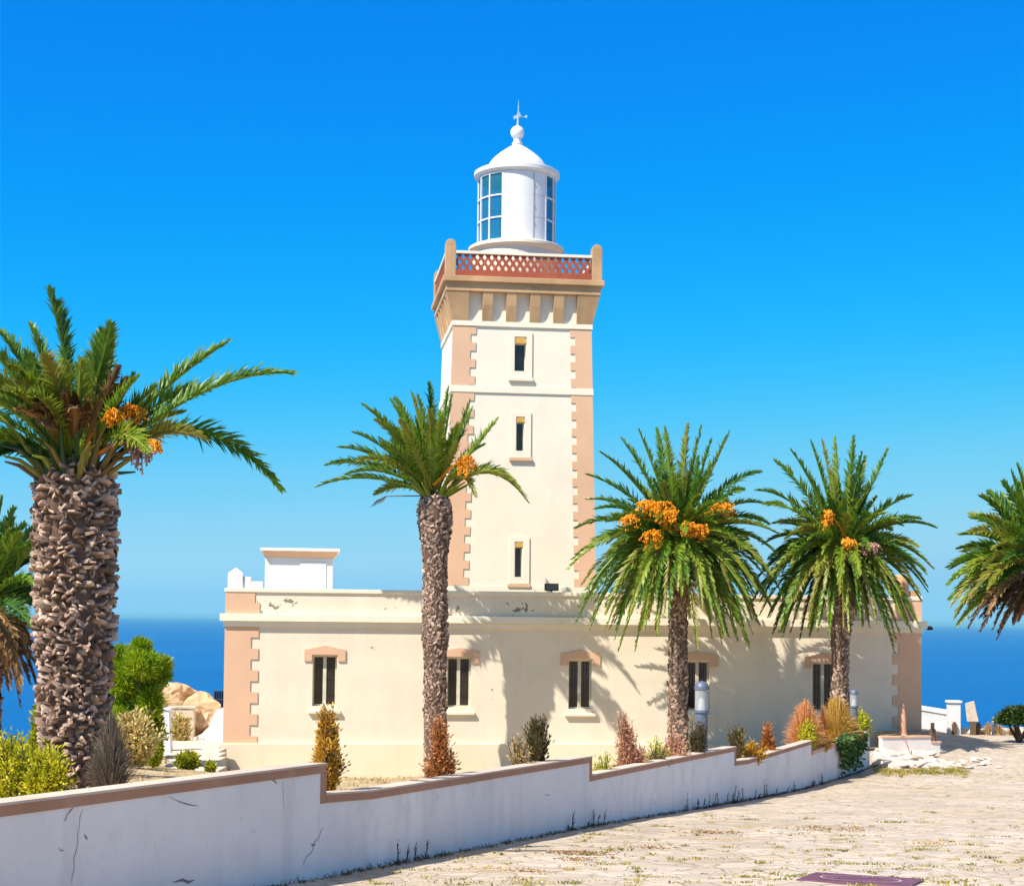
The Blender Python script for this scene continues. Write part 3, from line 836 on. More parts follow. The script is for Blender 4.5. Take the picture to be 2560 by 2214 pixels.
for s4 in range(4):
    # pierced lattice of lozenges
    la = MB(); x0_, x1_ = -hB + 2*pw2, hB - 2*pw2
    z0_, z1_ = z_l4 + .001, z_l5 - .001
    hgt = z1_ - z0_
    cell = hgt / 1.5; px_ = 0.262; slope = cell / px_
    nb = int((x1_ - x0_) / px_) + 6
    wb = 0.095
    for fam in (0, 1):
        y0_, y1_ = (-hB + .05, -hB + .12) if fam == 0 else (-hB + .053, -hB + .123)
        for k in range(-6, nb):
            xb = x0_ + k*px_ if fam == 0 else x0_ + (k)*px_ + 3*0
            dx = hgt / slope
            if fam == 0: c4 = [(xb, z0_), (xb+wb*1.25, z0_), (xb+dx+wb*1.25, z1_), (xb+dx, z1_)]
            else: c4 = [(xb+dx, z0_), (xb+dx+wb*1.25, z0_), (xb+wb*1.25, z1_), (xb, z1_)]
            if min(p[0] for p in c4) < x0_ - .15 or max(p[0] for p in c4) > x1_ + .15: 
                # clip by x
                c4 = [(min(max(p[0], x0_), x1_), p[1]) for p in c4]
                if max(p[0] for p in c4) - min(p[0] for p in c4) < .12 : continue
                if fam == 0:
                    pass
                # keep the slope where clipped
                c5 = []
                xs_full = [(xb, z0_), (xb+wb*1.25, z0_), (xb+dx+wb*1.25, z1_), (xb+dx, z1_)] if fam == 0 else [(xb+dx, z0_), (xb+dx+wb*1.25, z0_), (xb+wb*1.25, z1_), (xb, z1_)]
                def edge(pa, pb, xlim):
                    t = (xlim - pa[0]) / (pb[0] - pa[0]); t = max(0, min(1, t))
                    return (pa[0] + (pb[0]-pa[0])*t, pa[1] + (pb[1]-pa[1])*t)
                l0, r0, r1, l1 = xs_full
                def clipseg(pa, pb):
                    out = []
                    for P, Q in ((pa, pb), (pb, pa)):
                        if P[0] < x0_: out.append(edge(P, Q, x0_))
                        elif P[0] > x1_: out.append(edge(P, Q, x1_))
                        else: out.append(P)
                    return out
                (l0, l1), (r0, r1) = clipseg(l0, l1), clipseg(r0, r1)
                c4 = [l0, r0, r1, l1]
            P = [(x, y0_, z) for x, z in c4] + [(x, y1_, z) for x, z in c4]
            la.add(rot4(P, s4), [(0,1,2,3), (7,6,5,4), (0,4,5,1), (1,5,6,2), (2,6,7,3), (3,7,4,0)])
    la.build('pierced_panel', M['terracotta'], tower)
    # corner pillars with rounded heads
    pr = MB(); xk, yk = -hB + pw2 - .02, -hB + pw2 - .02
    zt3 = tl(1132, 612)[1]
    prof = []
    P0 = [(xk-pw2, yk-pw2, z_l3+.002), (xk+pw2, yk-pw2, z_l3+.002), (xk+pw2, yk+pw2, z_l3+.002), (xk-pw2, yk+pw2, z_l3+.002)]
    pr.hexa(rot4(P0, s4), rot4([(x,y,zt3) for x,y,_ in P0], s4))
    n = 8; arc = [(pw2*math.cos(math.pi*i/n), zt3 + pw2*math.sin(math.pi*i/n)) for i in range(n+1)]
    cxk, cyk, _z = rot4([(xk, yk, 0)], s4)[0]
    P = [(cxk+a, cyk-pw2, z) for a, z in arc] + [(cxk+a, cyk+pw2, z) for a, z in arc]
    m_ = n + 1
    pr.add(P, [tuple(range(m_)), tuple(reversed(range(m_, 2*m_)))] + [(i, i+m_, i+m_+1, i+1) for i in range(n)])
    pr.build('pillar', M['tan_stone'], tower, bevel=0.015)

# lantern room
qc = hwB
def tcz(u, v):   # height at the tower axis
    s, z = HF.hit(u, v, SET + qc); return s - xc, z
lx = 0.0
r_l = (tcz(1389, 500)[0] - tcz(1194, 500)[0]) / 2 * 0.985
lx = (tcz(1389, 500)[0] + tcz(1194, 500)[0]) / 2
r_d = (tcz(1407, 620)[0] - tcz(1170, 620)[0]) / 2
def tcf(v, r): return HF.hit(1290, v, SET + qc - r)[1]     # height of a point on the front rim of radius r
r_rim = (tcz(1396, 430)[0] - tcz(1184, 430)[0]) / 2
z_dk_t = tcf(594, r_d); z_dk_b = tcf(603, r_d)
z_lt = tcf(425, r_l); z_rim_b = tcf(416, r_rim); z_rim_t = tcf(403, r_rim)
LC = (lx, 0.0)
MB().lathe([(0.001, z_l3-.01), (r_d-.16, z_l3-.01), (r_d-.16, z_dk_b-.12), (r_d-.05, z_dk_b), (0.001, z_dk_b)], 48, LC).build('drum', M['tower_cream'], tower, autos=True)
MB().lathe([(0.001, z_dk_b+.002), (r_d, z_dk_b+.002), (r_d, z_dk_t-.03), (r_d-.05, z_dk_t), (0.001, z_dk_t)], 48, LC).build('gallery_deck', M['trim_cream'], tower, autos=True)
fr = -math.pi/2                              # direction of the front
def ang(sinv): return fr + math.asin(sinv)
aL, aR = fr - R(28), fr + R(41)
bp = MB()
nseg = 18
prof = [(r_l, z_dk_t), (r_l, z_lt)]
bp.lathe(prof, nseg, LC, aL, aR)
bp.lathe([(r_l-.05, z_lt), (r_l-.05, z_dk_t)], nseg, LC, aL, aR)
bp.build('blind_panel', M['white'], tower, smooth=True)
sm2 = MB()
zz1 = z_dk_t + (z_lt-z_dk_t)*.345; zz2 = z_dk_t + (z_lt-z_dk_t)*.665
def bar_v(mb, a, z0, z1, w=.05, r=None, d=.05):
    r = r or r_l
    ca, sa = math.cos(a), math.sin(a); tx, ty = -sa, ca
    P = []
    for z in (z0, z1):
        for (dr, dt) in ((-d, -w/2), (.02, -w/2), (.02, w/2), (-d, w/2)):
            P.append((LC[0] + (r+dr)*ca + tx*dt, LC[1] + (r+dr)*sa + ty*dt, z))
    mb.hexa(P[:4], P[4:])
bar_v(sm2, fr + R(18), z_dk_t+.02, z_lt-.02, .02); 
for z in (zz1, zz2):
    sm2.lathe([(r_l+.012, z-.008), (r_l+.012, z+.008)], 8, LC, fr + R(17), aR)
for z in (zz1+.35, zz2+.35, zz1-.3):
    bar_v(sm2, fr + R(20), z, z+.09, .03)
sm2.build('panel_seams', simple('grey_seam', (0.35, 0.35, 0.36), 0.6), tower)
gl = MB(); gl.lathe([(r_l-.03, z_dk_t), (r_l-.03, z_lt)], 60, LC, aR, aL + 2*math.pi)
glo = gl.build('lantern_glass', M['lantern_glass'], tower, smooth=True)
mu = MB()
k = 0; a = aR + R(1)
nm = 13
for k in range(nm + 1):
    bar_v(mu, aR + (aL + 2*math.pi - aR)*k/nm, z_dk_t, z_lt, .05)
for z in (zz1, zz2):
    mu.lathe([(r_l+.015, z-.025), (r_l+.015, z+.025), (r_l-.05, z+.025), (r_l-.05, z-.025), (r_l+.015, z-.025)], 60, LC, aR, aL + 2*math.pi)
mu.lathe([(r_l+.03, z_dk_t), (r_l+.03, z_dk_t+.09), (r_l-.05, z_dk_t+.09)], 60, LC)
mu.lathe([(r_l-.05, z_lt-.06), (r_l+.02, z_lt-.06), (r_l+.02, z_lt)], 60, LC)
mu.build('glazing_bars', M['white'], tower, autos=True)
ln = MB()
zz = z_dk_t + .3
for k in range(9):
    ln.lathe([(.55, zz), (.68, zz+.08), (.55, zz+.16)], 24, LC); zz += .17
ln.lathe([(.3, z_dk_t), (.3, z_dk_t+.3), (.55, z_dk_t+.3)], 16, LC)
ln.build('lens', simple('lens_glass', (0.02, 0.10, 0.13), 0.1, spec=0.6), tower, autos=True)
# roof: rim, dome, neck, ball
z_dm = tcz(1290, 364)[1]; z_bt = tcz(1290, 316)[1]; z_bb = tcz(1290, 348)[1]
rim = MB(); rim.lathe([(r_l-.02, z_lt-.01), (r_rim-.05, z_rim_b-.0), (r_rim, z_rim_b+.02), (r_rim, z_rim_t-.03), (r_rim-.05, z_rim_t), (r_rim-.45, z_rim_t+.04), (0.001, z_rim_t+.04)], 56, LC)
rim.build('roof_rim', M['white'], tower, autos=True)
rdm = (tcz(1368, 400)[0] - tcz(1223, 400)[0]) / 2
dm = MB(); hd_ = z_dm - z_rim_t
zb3 = z_rim_t + .20; h3 = z_dm - zb3
prof = [(rdm*1.05, z_rim_t + .03), (rdm*1.03, zb3)] + [(rdm*r_, zb3 + h3*f_) for f_, r_ in ((.12, .97), (.30, .87), (.46, .75), (.62, .60), (.76, .45), (.88, .32))] + [(.21, z_dm - .02)]
prof += [(.17, z_dm+.02), (.21, z_dm+.05), (.21, z_dm+.09), (.15, z_dm+.12), (.15, z_bb+.02)]
dm.lathe(prof, 40, LC)
dm.build('dome', M['white'], tower, autos=True)
rb = (z_bt - z_bb) / 2
MB().ball((lx, 0, (z_bt+z_bb)/2), rb*1.08, 24, 14).build('ball_finial', M['white'], tower, smooth=True)
z_v0, z_v1 = z_bt - .03, tcz(1295, 250)[1]
M['vane'] = simple('pale_vane_metal', (0.42, 0.50, 0.55), 0.5)
vn = MB()
vn.tube([(lx, 0, z_v0), (lx+.02, 0, z_v0+.35)], [.05, .028], 8).tube([(lx+.02, 0, z_v0+.35), (lx+.03, 0, z_v1-.25)], [.028, .018], 8)
vn.tube([(lx+.03, 0, z_v1-.25), (lx+.03, 0, z_v1)], [.014, .006], 6)
zc_ = tcz(1290, 292)[1]
vn.build('spire', M['vane'], tower)
va = MB()
va.prism([(lx-.16, zc_-.10), (lx+.0, zc_-.06), (lx+.14, zc_+.04), (lx+.07, zc_+.16), (lx+.02, zc_+.24), (lx-.02, zc_+.08), (lx-.13, zc_+.02)], -.015, .015)
va.tube([(lx-.18, 0, zc_), (lx+.34, 0, zc_)], .012, 6)
va.ball((lx+.34, 0, zc_+.01), .055, 10, 8)
va.build('weather_vane', M['vane'], tower)

# dark floodlight standing on the parapet cap
fs, fz = HF.hit(1379, 1472, 0.15)
fl = empty('floodlight', HF.world(fs, 0.15, z_cap_t), 'small dark box floodlight on the house parapet in front of the tower foot', 'floodlight', rz=TH)
MB().box(-.25, .25, -.06, .10, .05, .31).build('body', simple('charcoal_paint', (0.045, 0.045, 0.045), 0.5), fl, bevel=0.02)
MB().box(-.21, .21, -.072, -.061, .08, .28).build('lens', simple('grey_lamp_glass', (0.10, 0.10, 0.10), 0.15, spec=.5), fl, bevel=0.005)
MB().box(-.03, .03, 0.0, .05, 0.0, .05).build('bracket', M['iron'], fl)
# dark fixture at the right house corner
cs, cz = HF.hit(2306, 1570, 0.0)
fx = empty('wall_lamp', HF.world(sR + 0.20, 0.1, cz), 'small black lamp on a bracket at the right end of the house cornice', 'wall lamp', rz=TH)
MB().tube([(0, 0, .12), (.16, 0, .06)], .02, 6).build('bracket', M['iron'], fx)
MB().lathe([(.001, -.06), (.10, -.06), (.12, .0), (.05, .09), (.001, .09)], 12, (.2, 0)).build('lamp_shade', M['iron'], fx, autos=True)

# ------------------------------------------------------------------ foreground garden wall
gw = empty('garden_wall', (wall_x(26), 26, road_z(26)), 'long white retaining wall with stepped salmon coping beside the paving', 'wall')
gwl = Vector(gw.location)
SEG = [  # (y0, z0, y1, z1) top of the coping
    [(-13.5, -0.78), (12.2, -1.41), (17.46, -1.545)],
    [(17.46, -1.866), (18.6, -1.945), (26.68, -2.205)],
    [(26.68, -2.506), (35.48, -2.689)],
    [(35.48, -3.00), (36.6, -3.06), (43.98, -3.149)],
    [(43.98, -3.44), (46.6, -3.40), (48.6, -3.255)],
    [(48.6, -3.54), (50.5, -3.24)],
]
def wall_strip(mb, ya, yb, zta, ztb, zba, zbb, t0, t1, steps):
    """strip following the wall line between y=ya and yb, between offsets t0 (road side) and t1"""
    ys = np.linspace(ya, yb, steps + 1)
    for i in range(steps):
        P = []
        for top in (False, True):
            for (yy, off) in ((ys[i], t0), (ys[i+1], t0), (ys[i+1], t1), (ys[i], t1)):
                k = (yy - ya) / (yb - ya)
                z = (zta + (ztb-zta)*k) if top else (zba(yy) if callable(zba) else zba + (zbb-zba)*k)
                P.append((wall_x(yy) + off - gwl.x, yy - gwl.y, z - gwl.z))
        mb.hexa(P[:4], P[4:])
BAND = 0.105
def zmin_at(y): return road_z(y) - 0.4
for k, seg in enumerate(SEG):
    body = MB(); cap = MB(); top = MB()
    for (ya, za), (yb, zb_) in zip(seg[:-1], seg[1:]):
        st = max(1, int((yb - ya) / 1.5))
        wall_strip(body, ya, yb, za - BAND, zb_ - BAND, zmin_at, None, 0.0, -0.24, st)
        wall_strip(cap, ya, yb, za - .022, zb_ - .022, za - BAND, zb_ - BAND, 0.014, -0.25, st)
        wall_strip(top, ya, yb, za, zb_, za - .0215, zb_ - .0215, 0.022, -0.26, st)
    b = body.build('wall_segment', M['white_wall'], gw)
    cp = M['coping'] if k < 4 else M['pink']
    if k < 5 and k + 1 < len(SEG) and SEG[k][-1][1] > SEG[k+1][0][1]:
        # painted jamb at the step down to the next segment
        yb = SEG[k][-1][0]; z1 = SEG[k][-1][1] - BAND; z0 = SEG[k+1][0][1] - BAND
        j = 0.10 * max(1.0, 1.0)
        wall_strip(cap, yb - j, yb + .012, z1 - .001, z1 - .001, z0, z0, 0.012, -0.25, 1)
    cap.build('coping_band', cp, b)
    top.build('coping_top', M['coping_top'], b)
M['crack'] = simple('dark_crack', (0.24, 0.20, 0.20), 0.9)
def crack(seg_obj, pts, w=.012):
    w *= .5
    """thin crack or peeled flake in the plaster; pts are photo positions on the wall face"""
    mb = MB(); V = []
    for (u, v) in pts:
        r_ = ray(u, v); lo, hi = 5.0, 49.0
        for _ in range(40):
            m_ = (lo+hi)/2
            if r_.x*m_ > wall_x(m_): lo = m_
            else: hi = m_
        V.append(Vector((wall_x(lo), lo, r_.z*lo)))
    n = len(V)
    vs = []
    for i, p in enumerate(V):
        t = V[min(i+1, n-1)] - V[max(i-1, 0)]; t.normalize()
        side = t.cross(Vector((1, -.36, 0))).normalized()
        ww = w*random.uniform(.5, 1.2)*(1 if 0 < i < n-1 else .3)
        for sgn in (-1, 1):
            q_ = p + side*ww*sgn
            vs.append((wall_x(q_.y) + .004 - gwl.x, q_.y - gwl.y, q_.z - gwl.z))
    mb.add(vs, [(2*i, 2*i+1, 2*i+3, 2*i+2) for i in range(n-1)])
    mb.build('crack', M['crack'], seg_obj)
segs_ = [o for o in C.objects if o.name.startswith('wall_segment')]
def jag_line(a, b, n, j):
    return [(a[0] + (b[0]-a[0])*k/n + random.uniform(-j, j), a[1] + (b[1]-a[1])*k/n + random.uniform(-j, j)) for k in range(n+1)]
crack(segs_[0], [(422, 1990), (445, 2002), (470, 2010), (497, 2014)], .014)
crack(segs_[0], jag_line((183, 2018), (160, 2052), 5, 3), .010)
crack(segs_[0], jag_line((205, 2022), (178, 2210), 9, 4), .007)
crack(segs_[0], [(210, 2085), (214, 2092), (218, 2098)], .02)
crack(segs_[0], [(146, 2118), (152, 2126), (158, 2124)], .02)
crack(segs_[0], [(672, 1938), (682, 1948), (692, 1958)], .026)
crack(segs_[0], jag_line((706, 1945), (708, 2024), 6, 2), .006)
crack(segs_[0], jag_line((812, 2066), (752, 2166), 8, 4), .012)
crack(segs_[0], [(776, 2108), (782, 2112), (788, 2108)], .022)
crack(segs_[0], [(432, 2204), (455, 2198), (470, 2204), (486, 2198)], .03)
crack(segs_[1], [(1168, 1952), (1170, 1958), (1171, 1962)], .02)
crack(segs_[1], [(1362, 1985), (1368, 1987), (1374, 1985)], .018)
crack(segs_[1], jag_line((1092, 1978), (1096, 2000), 4, 2), .008)
crack(segs_[2], jag_line((1630, 1995), (1640, 2010), 3, 2), .012)
# end pillar
pe = MB(); ye_ = 50.55
wall_strip(pe, ye_, ye_ + .35, -3.35, -3.35, road_z(50) - .3, road_z(50) - .3, .04, -.30, 1)
pe.build('end_pillar', M['white_wall'], gw, bevel=0.03)

# ------------------------------------------------------------------ palms
def bez(p0, p1, p2, t):
    t = np.asarray(t)[:, None]
    return (1-t)**2*p0 + 2*(1-t)*t*p1 + t**2*p2
def dbez(p0, p1, p2, t):
    t = np.asarray(t)[:, None]
    d = 2*(1-t)*(p1-p0) + 2*t*(p2-p1)
    return d / np.maximum(1e-6, np.linalg.norm(d, axis=1))[:, None]
def nrm(a):
    return a / np.maximum(1e-6, np.linalg.norm(a, axis=1))[:, None]
def frond(mb, p0, p1, p2, lmax, tone, n=46, w=0.034, bare=0.10, rw=0.03, roll=None, dry=False):
    n = int(n*1.9); w *= 1.02
    p0, p1, p2 = (np.array(p, float) for p in (p0, p1, p2))
    roll = RNG.normal(0, 0.6) if roll is None else roll
    # rachis
    ts = np.linspace(0, 1, 9)
    P = bez(p0, p1, p2, ts)
    mb.tube([Vector(p) for p in P], [rw*(1-0.85*t)+.004 for t in ts], 4, tone=min(1.0, tone+0.16), cap=False)
    t = np.linspace(bare, 0.995, n)
    t = np.repeat(t, 2) + RNG.normal(0, 0.004, 2*n)
    t = np.clip(t, 0, 1)
    sg = np.tile([-1.0, 1.0], n)
    B = bez(p0, p1, p2, t); T = dbez(p0, p1, p2, t)
    up = np.array([0, 0, 1.0]) + 0.001*RNG.normal(size=3)
    S = np.cross(T, up)
    if np.linalg.norm(S, axis=1).min() < 0.15:
        S = S + 0.25*np.array([RNG.normal(), RNG.normal(), 0])
    S = nrm(S); U = np.cross(S, T)
    c, s = math.cos(roll), math.sin(roll)
    S, U = S*c + U*s, U*c - S*s
    prof = np.minimum(1.0, 0.30 + 2.4*(t-bare)) * (1 - 0.72*np.maximum(0, (t-0.45)/0.55)**1.6)
    L = lmax * prof * RNG.uniform(0.62, 1.15, 2*n)
    if RNG.random() < .4:                      # torn gaps in older leaves
        g0 = RNG.uniform(.25, .85); L = np.where((np.abs(t - g0) < RNG.uniform(.015, .05)) & (sg == RNG.choice([-1, 1])), L*.25, L)
    A = np.radians(54 - 30*t) + RNG.normal(0, 0.13, 2*n)
    V = np.radians(34) + RNG.normal(0, 0.30, 2*n)
    D = T*np.cos(A)[:, None] + (S*sg[:, None]*np.cos(V)[:, None] + U*np.sin(V)[:, None])*np.sin(A)[:, None]
    D = nrm(D)
    droop = (0.75 if dry else 0.28)
    D2 = nrm(D + np.array([0, 0, -1.0])*droop*RNG.uniform(0.3, 1.3, (2*n, 1)))
    Wv = nrm(T - D*np.sum(T*D, axis=1)[:, None]) * (w*0.5)
    mid = B + D*(L*0.5)[:, None]
    tip = mid + D2*(L*0.5)[:, None]
    Vt = np.stack([B - Wv*0.7, B + Wv*0.7, mid + Wv, mid - Wv, tip], axis=1).reshape(-1, 3)
    fs = []
    for i in range(2*n):
        k = 5*i
        fs.append((k, k+1, k+2, k+3)); fs.append((k+3, k+2, k+4))
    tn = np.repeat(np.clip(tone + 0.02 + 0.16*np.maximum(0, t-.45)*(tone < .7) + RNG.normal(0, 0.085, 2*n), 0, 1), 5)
    mb.add(Vt, fs, tn)
def arc_ctrl(p0, p2, arch):
    p0, p2 = Vector(p0), Vector(p2)
    L = (p2 - p0).length
    side = Vector((p2.y - p0.y, p0.x - p2.x, 0)) * random.uniform(-.05, .05)
    return p0 + (p2 - p0) * 0.56 + Vector((0, 0, (arch + .03) * L * 1.1)) + side
def spec_fronds(mb, base, Y, specs, lmax, n=46, w=0.034, rw=0.03, spread=0.25):
    """specs: (tip x, tip y in view coords, depth offset, arch, tone[, start x, start y])"""
    for s in specs:
        tx, ty, dY, arch, tone = s[:5]
        P2 = atd(tx, ty, Y + dY)
        if len(s) > 5: P0 = atd(s[5], s[6], Y + dY*0.15)
        else:
            d = (P2 - base); d.normalize()
            P0 = base + Vector((d.x*spread, d.y*spread, 0.12*d.z))
        frond(mb, P0, arc_ctrl(P0, P2, arch), P2, lmax, tone, n=n, w=w, rw=rw)
def fill_fronds(mb, base, count, el0, el1, length, lmax, tones, droop, spread=0.25, n=40, w=0.034, rng=None, rw=0.03, az=None, dry=False):
    for k in range(count):
        a = 2.39996*k + random.uniform(-.25, .25)
        if az is not None: a = random.uniform(*az)
        f = (k + .5)/count
        el = R(el0 + (el1-el0)*f + random.uniform(-8, 8))
        L = length*random.uniform(.82, 1.12)
        d = Vector((math.cos(a)*math.cos(el), math.sin(a)*math.cos(el), math.sin(el)))
        P0 = base + Vector((math.cos(a)*spread, math.sin(a)*spread, 0.1*math.sin(el)))
        dr = droop*random.uniform(.7, 1.3)*max(.15, math.cos(el))
        P1 = P0 + d*L*.55
        P2 = P0 + d*L*.92 + Vector((0, 0, -L*dr))
        frond(mb, P0, P1, P2, lmax*random.uniform(.85, 1.1), random.uniform(*tones), n=n, w=w, rw=rw, dry=dry)
def trunk_mesh(mb, prof, lean=(0, 0), rows=60, around=13, sw=0.9, out=0.35, jag=0.3, seg=20, up=0.6, tone=(.2, .8), shard=.35):
    """prof: list (z, r). core cylinder plus spiral leaf-base stubs"""
    zs = [p[0] for p in prof]; rs = [p[1] for p in prof]
    H = zs[-1] - zs[0]
    def cx(z):
        f = (z - zs[0])/H
        return lean[0]*f, lean[1]*f
    v = []; f = []
    NZ = 28
    for i in range(NZ):
        z = zs[0] + H*i/(NZ-1); r = float(np.interp(z, zs, rs))*.93; ox, oy = cx(z)
        for k in range(seg):
            a = 2*math.pi*k/seg
            rr_ = r*(1 + .03*math.sin(3*a + z*2))
            v.append((ox + rr_*math.cos(a), oy + rr_*math.sin(a), z))
    for i in range(NZ-1):
        for k in range(seg):
            m = (k+1) % seg
            f.append((i*seg+k, i*seg+m, (i+1)*seg+m, (i+1)*seg+k))
    f.append(tuple((NZ-1)*seg + k for k in range(seg)))
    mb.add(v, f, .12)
    for i in range(rows):
        for k in range(around):
            if random.random() < 0.05: continue
            z = zs[0] + H*(i + random.uniform(.1, .9))/rows
            a = 2*math.pi*(k + .5*(i % 2) + random.uniform(-.22, .22))/around
            r = float(np.interp(z, zs, rs)); ox, oy = cx(z)
            rad = Vector((math.cos(a), math.sin(a), 0)); tan = Vector((-math.sin(a), math.cos(a), 0))
            wv = 2*math.pi*r/around*sw*random.uniform(.6, 1.15)
            hh = H/rows*random.uniform(.9, 1.7)
            o_ = r*out*random.uniform(.35, 1.5)
            sk2 = random.uniform(-shard, shard)*hh
            c = Vector((ox, oy, z)) + rad*r*.86
            tilt = tan*random.uniform(-jag, jag)*wv
            tipc = c + rad*o_ + Vector((0, 0, hh*up)) + tilt
            b = [c - tan*wv/2 + Vector((0,0,-hh/2-sk2)), c + tan*wv/2 + Vector((0,0,-hh/2+sk2)), c + tan*wv/2*.9 + Vector((0,0,hh/2+sk2)), c - tan*wv/2*.9 + Vector((0,0,hh/2-sk2))]
            q_ = random.uniform(.35, .75)
            qa, qb = q_*random.uniform(1-shard, 1), q_*random.uniform(1-shard, 1)
            t_ = [tipc - tan*wv*qa/2 + Vector((0,0,-hh*.30-sk2)), tipc + tan*wv*qb/2 + Vector((0,0,-hh*random.uniform(.15,.35)+sk2)), tipc + tan*wv*qb/2*random.uniform(.3,1) + rad*o_*random.uniform(-.5,.3)*shard + Vector((0,0,hh*.25+sk2)), tipc - tan*wv*qa/2 + rad*o_*random.uniform(-.5,.3)*shard + Vector((0,0,hh*random.uniform(.0,.3)-sk2))]
            tn = random.uniform(*tone)
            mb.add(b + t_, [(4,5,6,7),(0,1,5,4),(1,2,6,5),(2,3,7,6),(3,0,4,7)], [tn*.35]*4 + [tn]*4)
def dates(mb, c, rx, rz, n=260, s=0.045, stalk_from=None):
    """loose hanging spray: many strands strung with small fruit"""
    c = Vector(c)
    top = c + Vector((0, 0, rz*1.0))
    if stalk_from is not None:
        sf = Vector(stalk_from)
        for j in range(3):
            o = Vector((random.uniform(-.04, .04), random.uniform(-.04, .04), 0))
            mb.tube([sf + o, (sf+top)*.5 + o + Vector((0,0,.10)), top + o*.5], [.022, .018, .012], 4, tone=.35)
    ns_ = max(26, int(n/6))
    for k in range(ns_):
        a = random.uniform(0, 6.283); r_ = rx*random.uniform(.15, 1.15)
        drop = rz*random.uniform(.5, 1.95)*(1 - .35*(r_/rx/1.15)**2)
        e = top + Vector((math.cos(a)*r_, math.sin(a)*r_, -drop))
        m_ = top + Vector((math.cos(a)*r_*.75, math.sin(a)*r_*.75, rz*random.uniform(.0, .35)))
        t0 = random.gauss(.6, .2)
        pts = [Vector(p) for p in bez(np.array(top), np.array(m_), np.array(e), np.linspace(0, 1, 5))]
        mb.tube(pts, [.010, .009, .008, .007, .005], 3, tone=min(1, max(0, t0 - .1)), cap=False)
        for j in range(9):
            t = random.uniform(.35, 1.0)
            p = Vector(bez(np.array(top), np.array(m_), np.array(e), [t])[0]) + Vector((random.gauss(0, s*.6), random.gauss(0, s*.6), random.gauss(0, s*.5)))
            q_ = s*random.uniform(.40, .75)
            v = [p + Vector(d)*q_ for d in ((1,0,0),(0,1,0),(-1,0,0),(0,-1,0),(0,0,1.3),(0,0,-1.5))]
            mb.add(v, [(0,1,4),(1,2,4),(2,3,4),(3,0,4),(1,0,5),(2,1,5),(3,2,5),(0,3,5)], min(1, max(0, t0 + random.gauss(0, .15))))
def shift(mb, o):
    for a in mb.v: a -= np.array(o)
    return mb
def palm(name_label, base, parts):
    root = empty('palm_tree', base, name_label, 'palm tree')
    for nm, mb, m in parts:
        shift(mb, base).build(nm, m, root, smooth=(nm == 'trunk' and False))
    return root

# --- the big palm by the wall (left)
Y1 = 18.4
B1 = atd(150, 1650, Y1); B1.z = garden_z(B1.x, B1.y) - .15
T1 = atd(152, 945, Y1)
tr = MB()
Hh = T1.z - B1.z
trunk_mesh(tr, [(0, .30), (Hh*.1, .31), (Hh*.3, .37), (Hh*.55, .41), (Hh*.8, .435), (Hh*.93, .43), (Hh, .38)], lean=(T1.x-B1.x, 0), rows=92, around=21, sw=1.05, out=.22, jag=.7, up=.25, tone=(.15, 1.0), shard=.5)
for a in tr.v: a += np.array(B1)
c1 = MB(); base1 = T1 + Vector((0, 0, .05))
s1 = [(97, 587, -.3, .06, .12, 148, 800), (60, 658, .4, .05, .42, 118, 860), (225, 657, -.5, .0, .30, 172, 850), (205, 668, .6, .02, .10, 172, 860),
      (460, 693, .3, .05, .34, 235, 880), (593, 755, -.2, .16, .30, 225, 915), (420, 788, .5, .14, .34, 235, 890), (570, 990, .3, .36, .22, 240, 900), (413, 888, -.6, .22, .68, 230, 930), (300, 912, -.9, .25, .55, 200, 910),
      (0, 672, .1, .08, .30, 110, 870), (-40, 690, -.4, .10, .40, 105, 880), (-75, 770, .3, .14, .26, 105, 890), (-60, 745, -.8, .16, .62, 110, 880), (-110, 840, -.1, .18, .30, 100, 905),
      (-90, 800, -.9, .2, .48, 110, 900), (-120, 905, .5, .2, .22, 100, 915), (-70, 905, -.6, .22, .35, 105, 920), (-30, 930, -.3, .2, .18, 110, 925), (-100, 960, .2, .25, .25, 108, 930), (-130, 730, .6, .12, .30),
      (130, 690, 1.2, .05, .3, 145, 830), (180, 720, 1.0, .05, .15, 160, 840), (20, 740, -1.0, .16, .5, 120, 900), (90, 720, -1.2, .12, .66, 140, 880), (10, 790, -1.2, .2, .62, 120, 910), (60, 800, -1.3, .2, .58, 135, 910)]
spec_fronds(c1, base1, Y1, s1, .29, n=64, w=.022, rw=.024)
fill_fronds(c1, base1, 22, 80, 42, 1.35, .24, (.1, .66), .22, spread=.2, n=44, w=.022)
# cut and folded old leaf bases in the crown
for k in range(46):
    a = random.uniform(0, 6.283); el = random.uniform(.5, 1.35)
    P0 = base1 + Vector((math.cos(a)*.34, math.sin(a)*.34, -.12 + random.uniform(-.12, .1)))
    d = Vector((math.cos(a)*math.cos(el), math.sin(a)*math.cos(el), math.sin(el)))
    L = random.uniform(.35, 1.0)
    c1.tube([P0, P0 + d*L*.6, P0 + d*L + Vector((random.uniform(-.1,.1),random.uniform(-.1,.1),-.08))], [.038, .024, .010], 5, tone=random.choice([.72, .8, .9, 1.0, .1, .0]))
ds = MB()
fill_fronds(ds, base1 + Vector((0, 0, .2)), 14, 70, 20, .95, .22, (.1, .6), .25, spread=.28, n=26, w=.03, az=(-2.2, -.2), dry=True)
frt = []
palm('stout palm with a thick scaly trunk behind the wall at far left', B1, [('trunk', tr, M['palm_bark']), ('crown', c1, M['palm']), ('dry_fronds', ds, M['dry_frond'])])
p1root = [o for o in C.objects if o.name == 'palm_tree'][0]
